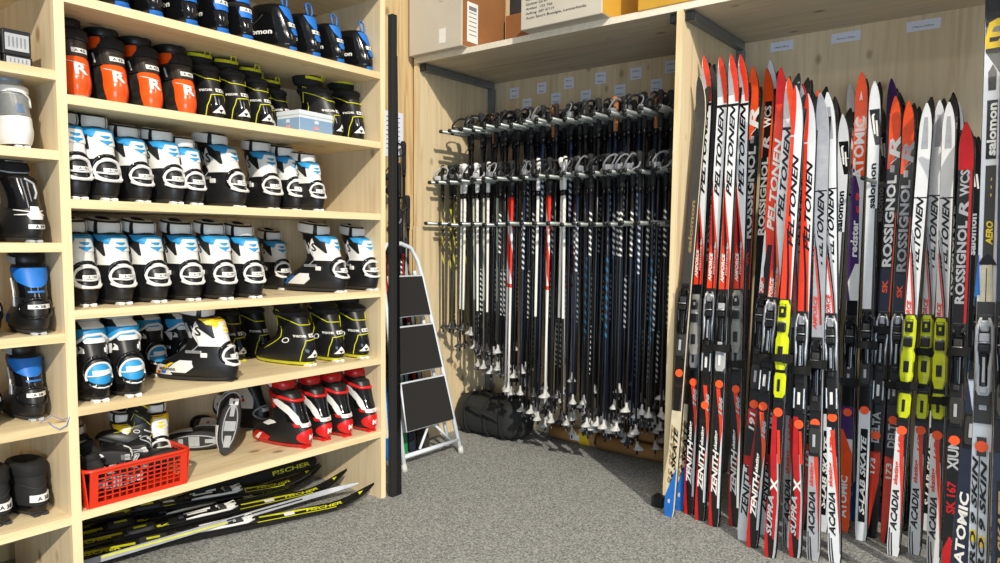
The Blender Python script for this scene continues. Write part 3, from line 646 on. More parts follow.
row(zs[3], [(SK_BLUE, x, y, a, s, desc('white and blue skate boot', i, 'nine', 'fourth shelf')) for i, (x, y, a, s) in enumerate(r3)], '', 'white and blue skate boots on the fourth shelf')
row(zs[4], [(RB, 103, 405, -2, 1.04, 'boot with round blue heel window at the left end of the fifth shelf'), (RB, 136, 399, -4, 1.04, 'boot with round blue heel window, second on the fifth shelf'),
            (RB, 161, 376, 0, .95, 'boot with round blue heel set back behind the first pair'), (RB, 192, 374, 0, .95, 'boot with round blue heel behind the sideways yellow boot')], '', 'blue heeled boots on the fifth shelf')
row(zs[4], [(SK_YEL, 236, 381, 28, 1.0, 'white skate boot with yellow collar turned sideways on the fifth shelf')], '', None)
row(zs[4], [(FI_BLK, 243, 362, 6, .95, 'black and yellow boot half hidden behind the sideways white boot'), (FI_BLK, 268, 358, 6, .95, 'black boot with yellow piping set back on the fifth shelf')], '', 'black boots at the back of the fifth shelf')
row(zs[4], [(FI_WHT, 314, 366, 10, 1, 'black boot with yellow sole and white collar, leftmost of the three at right'), (FI_WHT, 341, 362, -5, 1, 'black boot with yellow sole, middle of the three at right'), (FI_WHT, 366, 359, -8, 1, 'black boot with yellow sole at the right end of the fifth shelf')], '', 'black boots with yellow soles')
row(zs[5], [(RW, 309, 448, 10, .98, 'red, white and black racing boot, leftmost of four, showing its side'), (RW, 328, 441, -4, .95, 'red, white and black racing boot, second of four'), (RW, 349, 437, -6, .95, 'red, white and black racing boot, third of four'), (RW, 373, 432, -8, .98, 'red, white and black racing boot against the right side panel')], '', 'red racing boots on the lowest shelf')
row(zs[5], [(WB, 268, 429, 20, .9, 'black boot with white side panel standing behind the lying boot')], '', None)
place(WB, Matrix.Translation((XB-.11, 1.47, zs[5]+.236)) @ Euler((math.radians(0), math.radians(-76), math.radians(-24))).to_matrix().to_4x4() @ Matrix.Rotation(math.radians(8), 4, 'Z') @ Matrix.Scale(.82, 4), 'white and black boot tipped over with its sole facing out')
place(WB, Matrix.Translation((XB-.24, 1.50, zs[5]+.045)) @ Euler((math.radians(-84), 0, math.radians(50))).to_matrix().to_4x4() @ Matrix.Scale(.8, 4), 'dark boot lying between the red basket and the tipped boot')
# left section
def lrow(z, proto, x, y, s, d, dy=-.135, d2=None, ang=0):
    p = on(x, y, 'Z', z)
    if p.x > XB-.012: p = on(x, y, 'X', XB-.012)
    place(proto, TR(p.x, p.y, z, math.radians(ang), s), d)
    if d2: place(proto, TR(p.x, p.y+dy, z, math.radians(ang), s), d2)
zl = [z+TB for z in ZL]
lrow(zl[2], WG, 24, 147, .86, 'pale grey and white ski boot beside the left shelving upright')
place(BS, TR(XB-.03, on(24, 147, 'X', XB).y-.115, zl[2], 0, .86), 'black boot cut by the left edge of the photo beside the pale grey boot')
lrow(zl[3], BS, 37, 244, .9, 'black ski boot with silver heel bars on the left shelving', -.13, 'black ski boot at the left photo edge beside the silver barred one', 8)
lrow(zl[4], BIGB, 40, 336, .92, 'black boot with broad blue collar on the middle left shelf', -.125, 'black and blue boot cut by the left photo edge on the middle left shelf', -6)
lrow(zl[5], BIGB, 38, 421, .88, 'black boot with blue collar above the plain black shoes', -.118, 'black and blue boot cut by the left photo edge above the plain shoes')
lrow(zl[6], PB, 42, 516, 1.0, 'plain black ski shoe with white size label on the lower left shelf', -.098, 'plain black ski shoe leftmost on the lower left shelf', 4)
place(BS, TR(XB-.05, .66, .0, math.radians(10), .85), 'dark boot on the floor under the left shelving')
# string on the left shelf
p = on(55, 428, 'X', XB-.03); mb = MB()
mb.tube([(0, -.04, .002), (.01, -.01, .02), (.02, .015, .004), (.03, .03, .012), (.034, .02, -.012), (.034, .0, -.02), (.03, -.02, -.004), (.01, -.02, .002)], .0012, BL2, 5)
o = mb.build('blue_string'); o.location = (p.x, p.y, zl[5]+.004); tag(o, 'thin loop of blue string hanging over the left shelf edge', 'string')
# small boxes top left
def small_box(y, x, z, rz, label, m=BLK, d=(.12, .05, .085), ry=0):
    t = empty('small_carton', (x, y, z), rz, label, 'box', 'small black cartons at the top left')
    MB().box((0, 0, d[2]/2), d, m, .002).build('carton', t)
    mb = MB(); mb.box((d[0]/2+.0008, 0, d[2]/2), (.001, d[1]*.84, d[2]*.66), LGR)
    for i in range(5): mb.box((d[0]/2+.0015, -d[1]*.28+i*d[1]*.14, d[2]*.5), (.0006, d[1]*.05, d[2]*.4), GRY)
    mb.build('barcode_label', t)
py = on(22, 50, 'X', XB).y
small_box(py, XB-.09, zl[1], 0, 'small black carton with a barcode label, front right of the stack', d=(.12, .07, .028))
small_box(py-.002, XB-.09, zl[1]+.029, 0, 'small black carton with barcode label lying on the front one', d=(.12, .07, .07))
small_box(py-.052, XB-.10, zl[1], 0, 'narrow cream carton standing beside the barcode carton', CRM, d=(.12, .022, .085))
small_box(py-.078, XB-.10, zl[1], 0, 'second narrow cream carton from the barcode carton', CRM, d=(.12, .022, .08))
small_box(py-.13, XB-.10, zl[1], 0, 'dark carton with blue grey label at the left photo edge', d=(.12, .07, .105))
# blue and white shoe box
p = on(309, 137, 'Z', zs[1]); p1 = on(281, 131, 'Z', zs[1]); p2 = on(333, 138, 'X', XB-.02)
t = empty('blue_white_box', (XB-.095, 1.79, zs[1]), math.radians(5), 'pale blue and white cardboard box in front of the black boots', 'box')
mb = MB(); mb.box((0, 0, .032), (.13, .17, .064), BOXW, .002)
mb.box((.0655, 0, .030), (.001, .168, .046), BOXB); mb.box((0, -.0855, .030), (.128, .001, .046), BOXB)
mb.box((0, 0, .073), (.134, .174, .018), BOXW, .002)
mb.build('carton', t)
for bx_ in (((.0665, .0, .020), (.001, .020, .014), PINK), ((0, -.0865, .020), (.018, .001, .014), PINK), ((.0665, 0, .042), (.001, .02, .012), BOXW), ((0, -.0865, .042), (.018, .001, .012), BOXW)): MB().box(*bx_).build('printed_mark', t)

# ------------------------------------------------------------------ red basket
bk = empty('red_basket', (XB-.10, 1.063, zs[5]), math.radians(0), 'red plastic lattice basket heaped with boots on the lowest shelf', 'basket')
def basket():
    L, W, H = .335, .21, .118; th = .004
    def wall(mb, P, ux, uz, L_, H_, n, k):
        fr = .024
        def bx(a0, a1, b0, b1):
            vs = []
            for a, b in ((a0, b0), (a1, b0), (a1, b1), (a0, b1)): vs.append(P+ux*a+uz*b)
            nn = ux.cross(uz).normalized()*th
            mb.add([v for v in vs]+[v+nn for v in vs], [(0, 3, 2, 1), (4, 5, 6, 7), (0, 1, 5, 4), (1, 2, 6, 5), (2, 3, 7, 6), (3, 0, 4, 7)], CRATE)
        bx(0, fr, 0, H_); bx(L_-fr, L_, 0, H_); bx(fr, L_-fr, 0, .016); bx(fr, L_-fr, H_-.012, H_)
        zz = (H_-.028)/k; xx = (L_-2*fr)/n
        for i in range(1, k): bx(fr, L_-fr, .016+i*zz-.0016, .016+i*zz+.0016)
        for i in range(1, n): bx(fr+i*xx-.0016, fr+i*xx+.0016, .016, H_-.012)
    mb = MB(); tp = .012
    for P, ux, L_, n in ((Vector((W/2-tp, -L/2+tp, 0)), Vector((0, 1, 0)), L-2*tp, 12), (Vector((-W/2+tp, L/2-tp, 0)), Vector((0, -1, 0)), L-2*tp, 12), (Vector((W/2-tp, L/2-tp, 0)), Vector((-1, 0, 0)), W-2*tp, 6), (Vector((-W/2+tp, -L/2+tp, 0)), Vector((1, 0, 0)), W-2*tp, 6)):
        nrm = ux.cross(Vector((0, 0, 1))); wall(mb, P, ux, Vector((nrm.x*.1, nrm.y*.1, 1)), L_, H, n, 6)
    mb.box((0, 0, .003), (W-2*tp, L-2*tp, .006), CRATE)
    mb.build('lattice_tub', bk)
    mb = MB(); r = .03; pts = []
    for cx, cy, a0 in ((W/2-r, L/2-r, 0), (-W/2+r, L/2-r, 90), (-W/2+r, -L/2+r, 180), (W/2-r, -L/2+r, 270)):
        for k in range(5): q = math.radians(a0+k*22.5); pts.append((cx+r*math.cos(q), cy+r*math.sin(q), H))
    mb.tube(pts, .0075, CRATE, 8, True, flat=.8); mb.build('rim', bk)
basket()
def lump(pr, x, y, z, rx, ry, rz, s, d):
    place(pr, Matrix.Translation((XB-.10+x, 1.063+y, zs[5]+z)) @ Euler(tuple(math.radians(v) for v in (rx, ry, rz))).to_matrix().to_4x4() @ Matrix.Scale(s, 4), d)
lump(SK_YEL, -.02, .03, .030, 0, 0, -8, .80, 'white boot with yellow collar standing at the back of the red basket')
lump(SK_YEL, -.01, .125, .035, 0, 0, -15, .84, 'white boot with yellow collar in the right corner of the red basket')
lump(SK_GREY, -.02, -.115, .025, 0, 0, 0, .76, 'grey and black boot standing at the left end of the red basket')
lump(WB, .075, .02, .055, -82, 0, 82, .56, 'black and white boot lying along the front of the red basket')
lump(SK_GREY, .055, .03, .085, 80, 0, -80, .54, 'grey and black boot lying at the right front of the red basket')
lump(WB, .02, .06, .125, -60, -15, 40, .52, 'small black boot topmost on the basket heap')
lump(PB, .07, -.09, .075, 0, -15, 30, .56, 'dark grey shoe at the left front corner of the red basket')
lump(BS, .03, .0, .115, -80, 0, 60, .50, 'black boot with silver bars across the middle of the basket heap')
lump(PB, -.01, -.05, .10, 10, -20, 40, .62, 'plain dark shoe deep in the left half of the basket heap')
lump(FI_BLK, -.03, .085, .10, -20, 20, 60, .58, 'small black boot between the two yellow collared ones in the basket')

# ------------------------------------------------------------------ skis
def build_ski(L, design, w=.044, tipc=.05, camber=.006, body=SKW, base=SKB, pointed=1.):
    mb = MB(); N = 72
    def hw(z):
        t = z/L
        k = .5*w*(.96+.06*abs(t-.5)*2)
        if z < .03: k *= .80+.20*(z/.03)
        e = (L-z)/.13
        if e < 1: k *= (1-.93*(1-e)**2.6)**.8
        return max(k, .003)
    def cv(z):
        e = max(0, (z-(L-.20))/.20); t = z/L
        return -tipc*e*e-camber*math.sin(PI*t)*-1
    def th(z):
        t = z/L; return .007+.013*max(0, 1-abs(t-.45)/.45)**.8
    def pos(z, u, lift=0.):
        z = min(max(z, 0), L)
        return Vector((u*hw(z)*.93, cv(z)-th(z)-lift, z))
    rings = []
    for i in range(N+1):
        t = i/N; z = L*(t if t < .85 else .85+(t-.85)) ; h = hw(z); c = cv(z); d = th(z)
        rings.append([Vector((-h, c, z)), Vector((h, c, z)), Vector((h, c-d*.6, z)), Vector((h*.93, c-d, z)), Vector((-h*.93, c-d, z)), Vector((-h, c-d*.6, z))])
    n = 6; vs = [p for r in rings for p in r]
    for side, m in (((0,), base), ((1, 2, 4, 5), body if body is not SKW else SKB), ((3,), body)):
        mb.add(vs, [(i*n+k, i*n+(k+1) % n, (i+1)*n+(k+1) % n, (i+1)*n+k) for i in range(N) for k in side], m)
    mb.add(vs, [tuple(range(n-1, -1, -1)), tuple(N*n+k for k in range(n))], base)
    lift = .0003
    for d in design:
        if d[0] == 'R':
            rows = d[2]; g = []
            for (ta, a0, a1), (tb, b0, b1) in zip(rows, rows[1:]):
                st = max(1, int(abs(tb-ta)*L/.02))
                for i in range(st):
                    q = i/st; z = (ta+q*(tb-ta))*L; g.append([pos(z, a0+q*(b0-a0), lift), pos(z, a1+q*(b1-a1), lift)])
            ta, a0, a1 = rows[-1]; g.append([pos(ta*L, a0, lift), pos(ta*L, a1, lift)])
            mb.grid(g, d[1], False)
        elif d[0] == 'X':
            _, m, s_, t0, t1, uc, h, shr = d
            put_text(mb, s_, m, lambda a, b: (lambda z, q: Vector((uc*w*.46-(b-.5)*h, q, z)))((t0+a*(t1-t0))*L, cv((t0+a*(t1-t0))*L)-th((t0+a*(t1-t0))*L)-lift-.0003), .035, shr)
        elif d[0] == 'O':
            _, m, t, r = d
            z = t*L; c = pos(z, 0, lift+.0008); K = 20
            mb.add([c]+[c+Vector((r*math.cos(2*PI*k/K), 0, r*math.sin(2*PI*k/K))) for k in range(K)], [(0, 1+(k+1) % K, 1+k) for k in range(K)], m)
        lift += .00022
    return mb, pos
def R_(m, *rows): return ('R', m, list(rows))
def X_(m, s, t0, t1, uc=0, h=.026, sh=.3): return ('X', m, s, t0, t1, uc, h, sh)
def zenith(white=SKW, red=SKO, tail='ZENITH', num='186'):
    return [R_(white, (.50, -1, 1), (1, -1, 1)),
     R_(SKG, (.92, -1, .1), (.98, -1, .2)), R_(red, (.905, .35, 1), (.95, -.1, 1), (1, -1, 1)), R_(SKB, (.896, -1, 1), (.902, -1, 1)), X_(SKB, 'PELTONEN', .70, .89, -.05, .021, .45),
     R_(SKR, (.50, -1, 1), (.58, -1, .9), (.64, -1, .1), (.70, -1, -.70), (.74, -1, -.95)), R_(SKB, (.50, -.1, 1), (.56, -.2, .9), (.62, -.55, .2), (.68, -.85, -.5), (.73, -1, -.9)), R_(red, (.50, .4, 1), (.56, .5, 1), (.60, .2, .55), (.66, -.45, -.2), (.72, -.95, -.85)),
     R_(red, (.50, -1, .1), (.56, -.95, .0), (.595, -.7, -.5)), X_(WHT, 'AMFORCE', .515, .575, -.45, .012, .3), X_(LGR, 'nanogrip', .53, .60, .25, .007, .2),
     R_(SKB, (.29, -1, 1), (.50, -1, 1)), R_(SKB, (.0, -1, 1), (.29, -1, 1)), R_(red, (.06, -1, -.9), (.16, .78, 1), (.22, .35, 1), (.27, -.35, .45), (.29, -.6, .2)),
     R_(white, (.04, .62, 1), (.10, .55, 1), (.17, .72, 1), (.20, .98, 1)), R_(SKR, (.0, -1, -.15), (.05, -1, -.55), (.10, -1, -.85), (.14, -1, -.98)),
     X_(WHT, tail, .065, .155, -.15, .022, .35), X_(WHT, 'skating', .16, .20, -.25, .012, .3), X_(LGR, num, .235, .27, .45, .014, .3)]
def acadia(num='172', grey=SKW, word='ACADIA', red=SKO):
    return [R_(grey, (.44, -1, 1), (1, -1, 1)), R_(SKG, (.90, -.55, .55), (.97, -.35, .35)), R_(SKB, (.79, -1, 1), (.793, -1, 1)), X_(SKB, 'PELTONEN', .63, .785, 0, .021, .45),
     R_(SKB, (.50, .55, .8), (.56, .25, .5), (.62, -.3, -.05), (.67, -.8, -.6), (.70, -1, -.95)), R_(SKG, (.48, .8, 1), (.56, .5, .75), (.63, -.1, .3), (.68, -.6, -.2), (.72, -1, -.8)), R_(red, (.50, .35, .55), (.56, -.05, .2), (.62, -.6, -.35), (.67, -.98, -.85)), X_(SKO, 'AMFORCE', .49, .56, -.45, .013),
     R_(SKB, (.28, -1, 1), (.44, -1, 1), (.47, -.7, .7)), R_(grey, (0, -1, 1), (.28, -1, .3)), R_(SKB, (.22, .5, .7), (.28, -.2, .3)), R_(red, (.06, .85, 1), (.14, .5, .95), (.20, .0, .6), (.275, -.4, .3)), R_(SKB, (.02, .9, 1), (.10, .86, 1), (.20, .72, 1), (.28, .4, 1)),
     X_(red, 'skating', .155, .205, -.45, .013, .2), X_(red, num, .225, .26, -.1, .014, .2), X_(SKB, word, .055, .145, -.25, .020, .35), R_(SKB, (.0, -.75, -.55), (.06, -.85, -.7)), R_(SKB, (.0, -.3, -.05), (.05, -.5, -.35))]
def supra():
    return [R_(SKW, (.5, -1, 1), (1, -1, 1)), R_(SKO, (.5, -1, 1), (.66, -1, .6), (.75, -1, -.2), (.9, -1, -.4), (1, -1, .2)), X_(SKB, 'PELTONEN', .66, .85, .1, .021, .4), R_(SKB, (.5, .2, .7), (.6, 0, .4), (.7, -.6, -.3)),
     R_(SKB, (0, -1, 1), (.5, -1, 1)), R_(SKR, (0, -1, -.2), (.08, -1, -.8), (.12, -1, -.9)), R_(SKR, (.04, .3, .9), (.14, -.4, .9), (.22, -.9, .1), (.3, -1, -.2)), R_(LGR, (.0, .6, 1), (.12, .75, 1), (.22, .2, .5)), X_(WHT, 'X', .14, .168, .05, .024, 0), X_(LGR, 'SUPRA', .045, .13, -.35, .018, .35), R_(SKO, (.20, .4, .9), (.27, .0, .5))]
def ross(num='173', dark=SKB, o=SKAT, txt=WHT):
    return [R_(dark, (0, -1, 1), (1, -1, 1)), R_(o, (.84, -1, -.5), (.87, -1, .25), (.92, -1, .8), (1, -1, 1)), X_(txt, 'R', .865, .915, 0, .036, .2), R_(txt, (.852, -.6, -.45), (.862, .2, .4), (.866, .5, .6)), X_(txt, 'ROSSIGNOL', .615, .825, -.1, .030, 0), R_(LGR, (.832, -.5, .2), (.848, -.5, .2)),
     R_(o, (.50, .80, 1), (.74, .88, 1)), R_(SKN, (.48, -1, .75), (.61, -1, .8)), X_(o, 'SK', .555, .585, -.1, .018, 0), X_(LGR, 'DELTA', .215, .285, -.1, .026, 0),
     R_(SKO, (.0, -1, -.4), (.06, -1, .1), (.13, -1, .9), (.165, -1, 1), (.195, -1, .9), (.19, .0, .05)), X_(WHT, num, .145, .18, -.3, .018, 0)]
def wcs(o=SKR, tail='XIUM'):
    return [R_(SKB, (0, -1, 1), (1, -1, 1)), R_(o, (.90, -1, 1), (1, -1, 1)), R_(o, (.35, .6, .95), (.90, .55, .9)), X_(SKG, 'WCS', .84, .90, -.1, .026, 0), X_(SKG, 'R', .795, .83, -.1, .026, .2), X_(SKG, 'ROSSIGNOL', .60, .785, -.15, .026, 0), X_(LGR, tail, .235, .30, -.1, .030, 0), X_(SKR, 'SK 167', .14, .21, -.15, .024, 0), R_(SKR, (0, -1, 1), (.06, -1, .9), (.09, -.2, 0))]
def wcso():
    return [R_(SKB, (0, -1, 1), (1, -1, 1)), R_(SKAT, (.93, -1, 1), (1, -1, 1)), R_(SKAT, (.35, .6, 1), (.8, .55, 1), (.93, .75, 1)), R_(SKAT, (.8, -1, -.8), (.93, -1, -.7)), X_(WHT, 'WCS', .87, .92, -.1, .028, 0), X_(LGR, 'R', .82, .85, -.1, .026, .2), X_(LGR, 'ROSSIGNOL', .62, .80, -.15, .026, 0)]
def redp():
    return [R_(SKO, (.5, -1, 1), (1, -1, 1)), R_(SKR, (.93, -1, 1), (1, -1, 1)), X_(WHT, 'PELTONEN', .66, .85, .0, .026), R_(SKW, (.50, -1, -.2), (.60, -1, -.35), (.66, -1, -.8)), R_(SKB, (.52, -.2, 1), (.58, -.5, .9), (.63, -.2, 1)), R_(SKO, (.50, -1, .1), (.56, -.8, -.2)), X_(WHT, 'AMF', .515, .55, -.5, .012),
     R_(SKB, (.28, -1, 1), (.5, -1, 1)), R_(SKR, (.14, -1, 1), (.28, -1, 1)), R_(SKB, (.18, -1, .2), (.24, -1, .6), (.25, -.6, .2)), R_(SKW, (0, -1, 1), (.16, -1, 1)), X_(SKB, 'ZENITH', .05, .155, -.1, .024, .3), X_(WHT, '191', .235, .27, -.1, .02, .2), R_(SKR, (.12, .4, 1), (.16, -.1, 1))]
def atomic():
    return [R_(SKAT, (.77, -.9, 1), (.80, -1, 1), (1, -1, 1)), X_(WHT, 'ATOMIC', .765, .905, -.05, .034, 0), R_(SKP, (.50, -1, 1), (.745, -1, .3), (.80, -.9, -.85)), R_(WHT, (.745, .3, .45), (.80, -.85, -.7)), X_(WHT, 'redster', .595, .675, -.15, .024, .1), X_(SKO, 'c 9', .69, .735, .1, .014, .1),
     R_(WHT, (.50, -.4, 1), (.54, -.9, .9), (.58, .2, 1)), R_(SKB, (.25, -1, 1), (.5, -.9, .9)), R_(SKP, (.20, -1, 1), (.27, -1, 1)), R_(SKAT, (0, -1, 1), (.17, -1, 1), (.22, -1, -.6)), X_(WHT, 'ATOMIC', .03, .12, -.1, .024, 0), R_(WHT, (.94, -.25, .25), (.96, -.02, .02)), R_(SKAT, (.94, -.08, .08), (.948, -.02, .02))]
def sal(body=SKW, word='S-LAB SKATE', tip=SKB, tc=WHT, tail=None):
    return [R_(body, (0, -1, 1), (1, -1, 1)), R_(tip, (.86, .3, 1), (.90, -.4, 1), (.94, -.9, .9)), R_(tc, (.885, .0, .3), (.925, -.5, -.1), (.93, -.3, .1)), R_(tc, (.88, .5, .8), (.915, .2, .5)), X_(SKB if body is SKW else LGR, 'salomon', .72, .82, 0, .022, 0), R_(SKB, (.28, -1, 1), (.5, -1, 1)), R_(SKGD, (.5, .6, 1), (.72, .6, 1)),
     R_(SKB, (.04, -.55, .6), (.24, -.55, .7)), X_(WHT if body is SKW else BRZ, word, .055, .22, .0, .018, .3)]+([R_(tail, (0, -1, 1), (.04, -1, 1), (.09, .9, 1))] if tail else [])
def rs():
    return [R_(SKGD, (.24, -1, 1), (1, -1, 1)), R_(SKC, (.0, -1, 1), (.24, -1, 1)), X_(BRZ, 'salomon', .60, .72, 0, .016, .1), X_(BRZ, 'RS SKATE', .07, .20, -.25, .020, .35), X_(SKB, 'RS SKATE', .065, .195, .3, .018, .35), R_(SKB, (.28, -1, 1), (.46, -1, 1)), R_(SKBL, (0, -1, 1), (.045, -1, 1), (.11, .9, 1)), X_(WHT, 'S', .03, .04, -.1, .008, 0), R_(SKB, (.24, -.6, .6), (.28, -.8, .8))]
def aero():
    return [R_(SKW, (0, -1, 1), (.90, -1, 1)), R_(SKB, (.83, .9, 1), (.85, 0, 1), (.87, -.9, 1), (.93, -1, 1), (1, -1, 1)), R_(YW, (.875, -.9, .7), (.89, -1, 1), (.915, -.6, 1), (.92, .2, 1)), R_(SKB, (.885, -.55, .3), (.892, -.5, .75)), R_(SKB, (.900, -.3, .7), (.908, -.1, .8)), R_(SKB, (.81, -.5, .3), (.838, -.55, .35), (.85, -.1, -.05)),
     R_(SKB, (.705, -.55, .55), (.795, -.55, .55)), X_(WHT, 'salomon', .71, .79, 0, .022, 0), R_(SKGD, (.52, -.55, .6), (.695, -.5, .6)), R_(YW, (.672, .1, .2), (.676, .1, .2)), R_(YW, (.66, .1, .2), (.664, .1, .2)), R_(YW, (.648, .1, .2), (.652, .1, .2)), X_(YW, 'AERO', .575, .61, .1, .016, .2), R_(SKB, (.545, -1, 1), (.555, -.6, .6), (.562, 0, .05)),
     R_(SKC, (.49, -.7, .7), (.545, -.55, .55)), R_(SKB, (.49, -.1, 0), (.54, -.1, 0)), R_(SKBL, (.50, -1, -.7), (.56, -1, -.9)), R_(SKGD, (.31, -.95, .95), (.49, -.95, .95)), R_(LGR, (.33, -.4, .4), (.38, -.4, .4)), R_(SKB, (.03, -.22, -.12), (.27, -.22, -.12)), R_(SKB, (.03, .82, .95), (.27, .82, .95)), R_(YW, (.137, -.85, -.28), (.153, -.85, -.28)), R_(YW, (.130, .0, .6), (.146, .0, .6)), X_(SKB, 'AERO 9 SKIN', .06, .255, -.60, .013, .3), X_(SKB, 'AERO 9 SKIN', .05, .25, .30, .014, .3), R_(SKGD, (.262, -.5, .5), (.29, -.5, .5))]
def atob():
    return [R_(mat('ski_ice_blue', (186, 196, 214), .3), (.0, -1, 1), (.5, -1, 1)), R_(SKN, (.0, -1, 1), (.20, -1, 1), (.28, -1, .2), (.34, -1, -.9)), R_(SKN, (.78, -1, 1), (1, -1, 1)), X_(WHT, 'ATOMIC', .84, .99, 0, .030, 0), X_(WHT, 'ATOMIC', .055, .165, -.1, .024, .1), R_(SKBL, (.35, -1, 1), (.44, -1, .8), (.6, -1, -.5)), R_(SKR, (.28, .1, .8), (.33, .2, 1), (.36, .7, 1)), R_(SKBL, (.5, -1, 1), (.78, -1, 1))]

def binding(kind, L, ztop, zheel, pos, root):
    """long plate, toe block with latch and cheeks, and a separate heel plate"""
    z1 = ztop; z0 = ztop-.25; yb = pos((z0+z1)/2, 0).y
    cols = {'bw': (BLK, SIL, BLK, WHT), 'grey': (BLK, BGR, GRY, BLK), 'neon': (BLK, NEON, NEON, BLK), 'dark': (BLK, BLKG, DGR, LGR), 'x': (BLK, BLK, LGR, WHT), 'aero': (SKGD, LGR, LGR, SKGD), 'fis': (BLK, WHT, DGR, YEL)}[kind]
    base, cheek, blk, mark = cols; q = empty('binding'); q.parent = root; del_ = None
    mb = MB(); mb.box((0, yb-.004, (z0+z1)/2), (.040, .009, z1-z0+.02), base, .003); pl_ = mb.build('base_plate', root)
    bpy.data.objects.remove(q)
    mb = MB()
    if kind in ('neon', 'grey'):
        mb.loft([[Vector((sx*wd, yb-.006-dy, z)) for sx, dy in ((-1, 0), (-.8, .014), (0, .017), (.8, .014), (1, 0))] for z, wd in ((z0, .015), (z0+.03, .023), (z0+.11, .024), (z0+.125, .019))], cheek, (True, True), False)
        mb.loft([[Vector((sx*wd, yb-.006-dy, z)) for sx, dy in ((-1, 0), (-.8, .013), (0, .015), (.8, .013), (1, 0))] for z, wd in ((z0+.125, .019), (z0+.17, .022), (z0+.235, .021), (z0+.255, .014))], cheek, (True, True), False)
        mb.box((0, yb-.024, z0+.065), (.018, .004, .042), base, .004, Matrix.Rotation(math.radians(0), 3, 'Y')); mb.box((0, yb-.0265, z0+.065), (.008, .003, .02), mark, .002)
        mb.box((0, yb-.024, z0+.155), (.030, .010, .034), BLK, .004); mb.box((0, yb-.024, z0+.212), (.026, .008, .040), BLK, .005); mb.box((0, yb-.029, z0+.215), (.008, .003, .014), cheek, .002)
    else:
        for sx in (-1, 1):
            mb.tube([(sx*.010, yb-.014, z1), (sx*.019, yb-.014, z1-.03), (sx*.020, yb-.014, z1-.09), (sx*.0165, yb-.013, z1-.14), (sx*.018, yb-.012, z1-.20)], [.004, .0055, .005, .006, .003], cheek, 6)
        mb.box((0, yb-.015, z1-.025), (.022, .014, .034), cheek, .005); mb.box((0, yb-.018, z1-.060), (.026, .016, .026), blk, .004); mb.box((0, yb-.020, z1-.092), (.030, .010, .020), BLK, .003)
        mb.box((0, yb-.013, z1-.155), (.022, .010, .10), BLKG, .004); mb.box((0, yb-.0192, z1-.155), (.007, .0025, .075), cheek, .001); mb.box((0, yb-.016, z1-.215), (.020, .008, .02), blk, .004)
    tb_ = mb.build('toe_binding', root)
    mb = MB(); bar = MB(); bail = MB()
    bar.tube([(-.016, yb-.026, z1-.075), (.016, yb-.026, z1-.075)], .0022, SIL, 6)
    bail.tube([(-.010, yb-.025, z1-.035), (-.012, yb-.030, z1-.010), (.012, yb-.030, z1-.010), (.010, yb-.025, z1-.035)], .002, cheek if kind != 'neon' else BLK, 6)
    bar.build('latch_bar', tb_); bail.build('latch_lever', tb_)
    yb = pos(zheel, 0).y
    mb.box((0, yb-.004, zheel), (.040, .008, .115), base, .003)
    mb.loft([[Vector((sx*wd, yb-.006-dy, z)) for sx, dy in ((-1, 0), (-.75, .010), (.75, .010), (1, 0))] for z, wd in ((zheel-.045, .015), (zheel-.03, .021), (zheel+.03, .022), (zheel+.045, .018))], blk if kind != 'neon' else NEON, (True, True), False)
    mb.box((0, yb-.0175, zheel), (.010, .003, .045), base if kind in ('neon', 'grey') else mark, .002)
    if kind == 'bw':
        for sx in (-1, 1): mb.box((sx*.017, yb-.012, zheel), (.006, .012, .075), SIL, .002)
    mb.build('heel_plate', root)

def ski_matrix(B, T, rollz=0.):
    s = (T-B).normalized(); n = Vector((math.sin(rollz), -math.cos(rollz), 0)); n = (n-s*n.dot(s)).normalized(); u = (-n).cross(s).normalized()
    return Matrix(((u.x, -n.x, s.x, B.x), (u.y, -n.y, s.y, B.y), (u.z, -n.z, s.z, B.z), (0, 0, 0, 1)))
SKI_T = {}
def ski(tip, bot, design, label, bind=None, yt=None, yh=None, dot=None, lean=.22, YB=None, w=.044, tipc=.05, body=SKW, roll=0., group=None, mate=True):
    B = on(*bot, 'Z', 0.) if YB is None else on(*bot, 'Y', YB)
    if YB is not None:
        T = on(*tip, 'Y', YB+lean); d = (T-B).normalized(); B = B-d*(B.z/d.z)
    T = on(*tip, 'Y', B.y+lean); L = (T-B).length
    M = ski_matrix(B, T, roll)
    # photograph row -> length along the ski
    def s_of(y):
        lo, hi = 0., L
        for _ in range(30):
            m_ = (lo+hi)/2; P = B+(T-B)*(m_/L); dd = P-Vector((0, 0, CAMH)); yy = CY-FPX*dd.dot(UU)/dd.dot(F)
            if yy > y: lo = m_
            else: hi = m_
        return lo
    des = list(design)
    if dot: des.append(('O', STK, s_of(dot)/L, .0165))
    mb, pos = build_ski(L, des, w=w, tipc=tipc, body=body)
    r = empty('cross_country_ski', label=label, cat='ski', group=group or 'cross country skis standing in the right alcove')
    r.matrix_world = M
    mb.build('ski_body', r)
    if bind: binding(bind, L, s_of(yt), s_of(yh), pos, r)
    if mate:
        mm = MATES.get(round(L, 1))
        if mm is None:
            m2, _ = build_ski(L, [R_(SKR, (.92, -1, 1), (1, -1, 1)), R_(SKG, (.6, -.9, -.5), (.9, -.9, -.5))], w=w*.98, tipc=.055, body=SKB)
            mm = m2.build('cross_country_ski'); MATES[round(L, 1)] = mm; mm['category'] = 'ski'; mm['label'] = 'mate behind the ' + label; mm['group'] = 'mate skis strapped behind the front skis'
            mm.matrix_world = M @ Matrix.Translation((.002, .001, 0)) @ Matrix.Rotation(PI, 4, 'Z')
        else:
            c = mm.copy(); COL.objects.link(c); c['label'] = 'mate behind the ' + label; c.matrix_world = M @ Matrix.Translation((.002, .001, 0)) @ Matrix.Rotation(PI, 4, 'Z')
    return M, L, s_of
MATES = {}
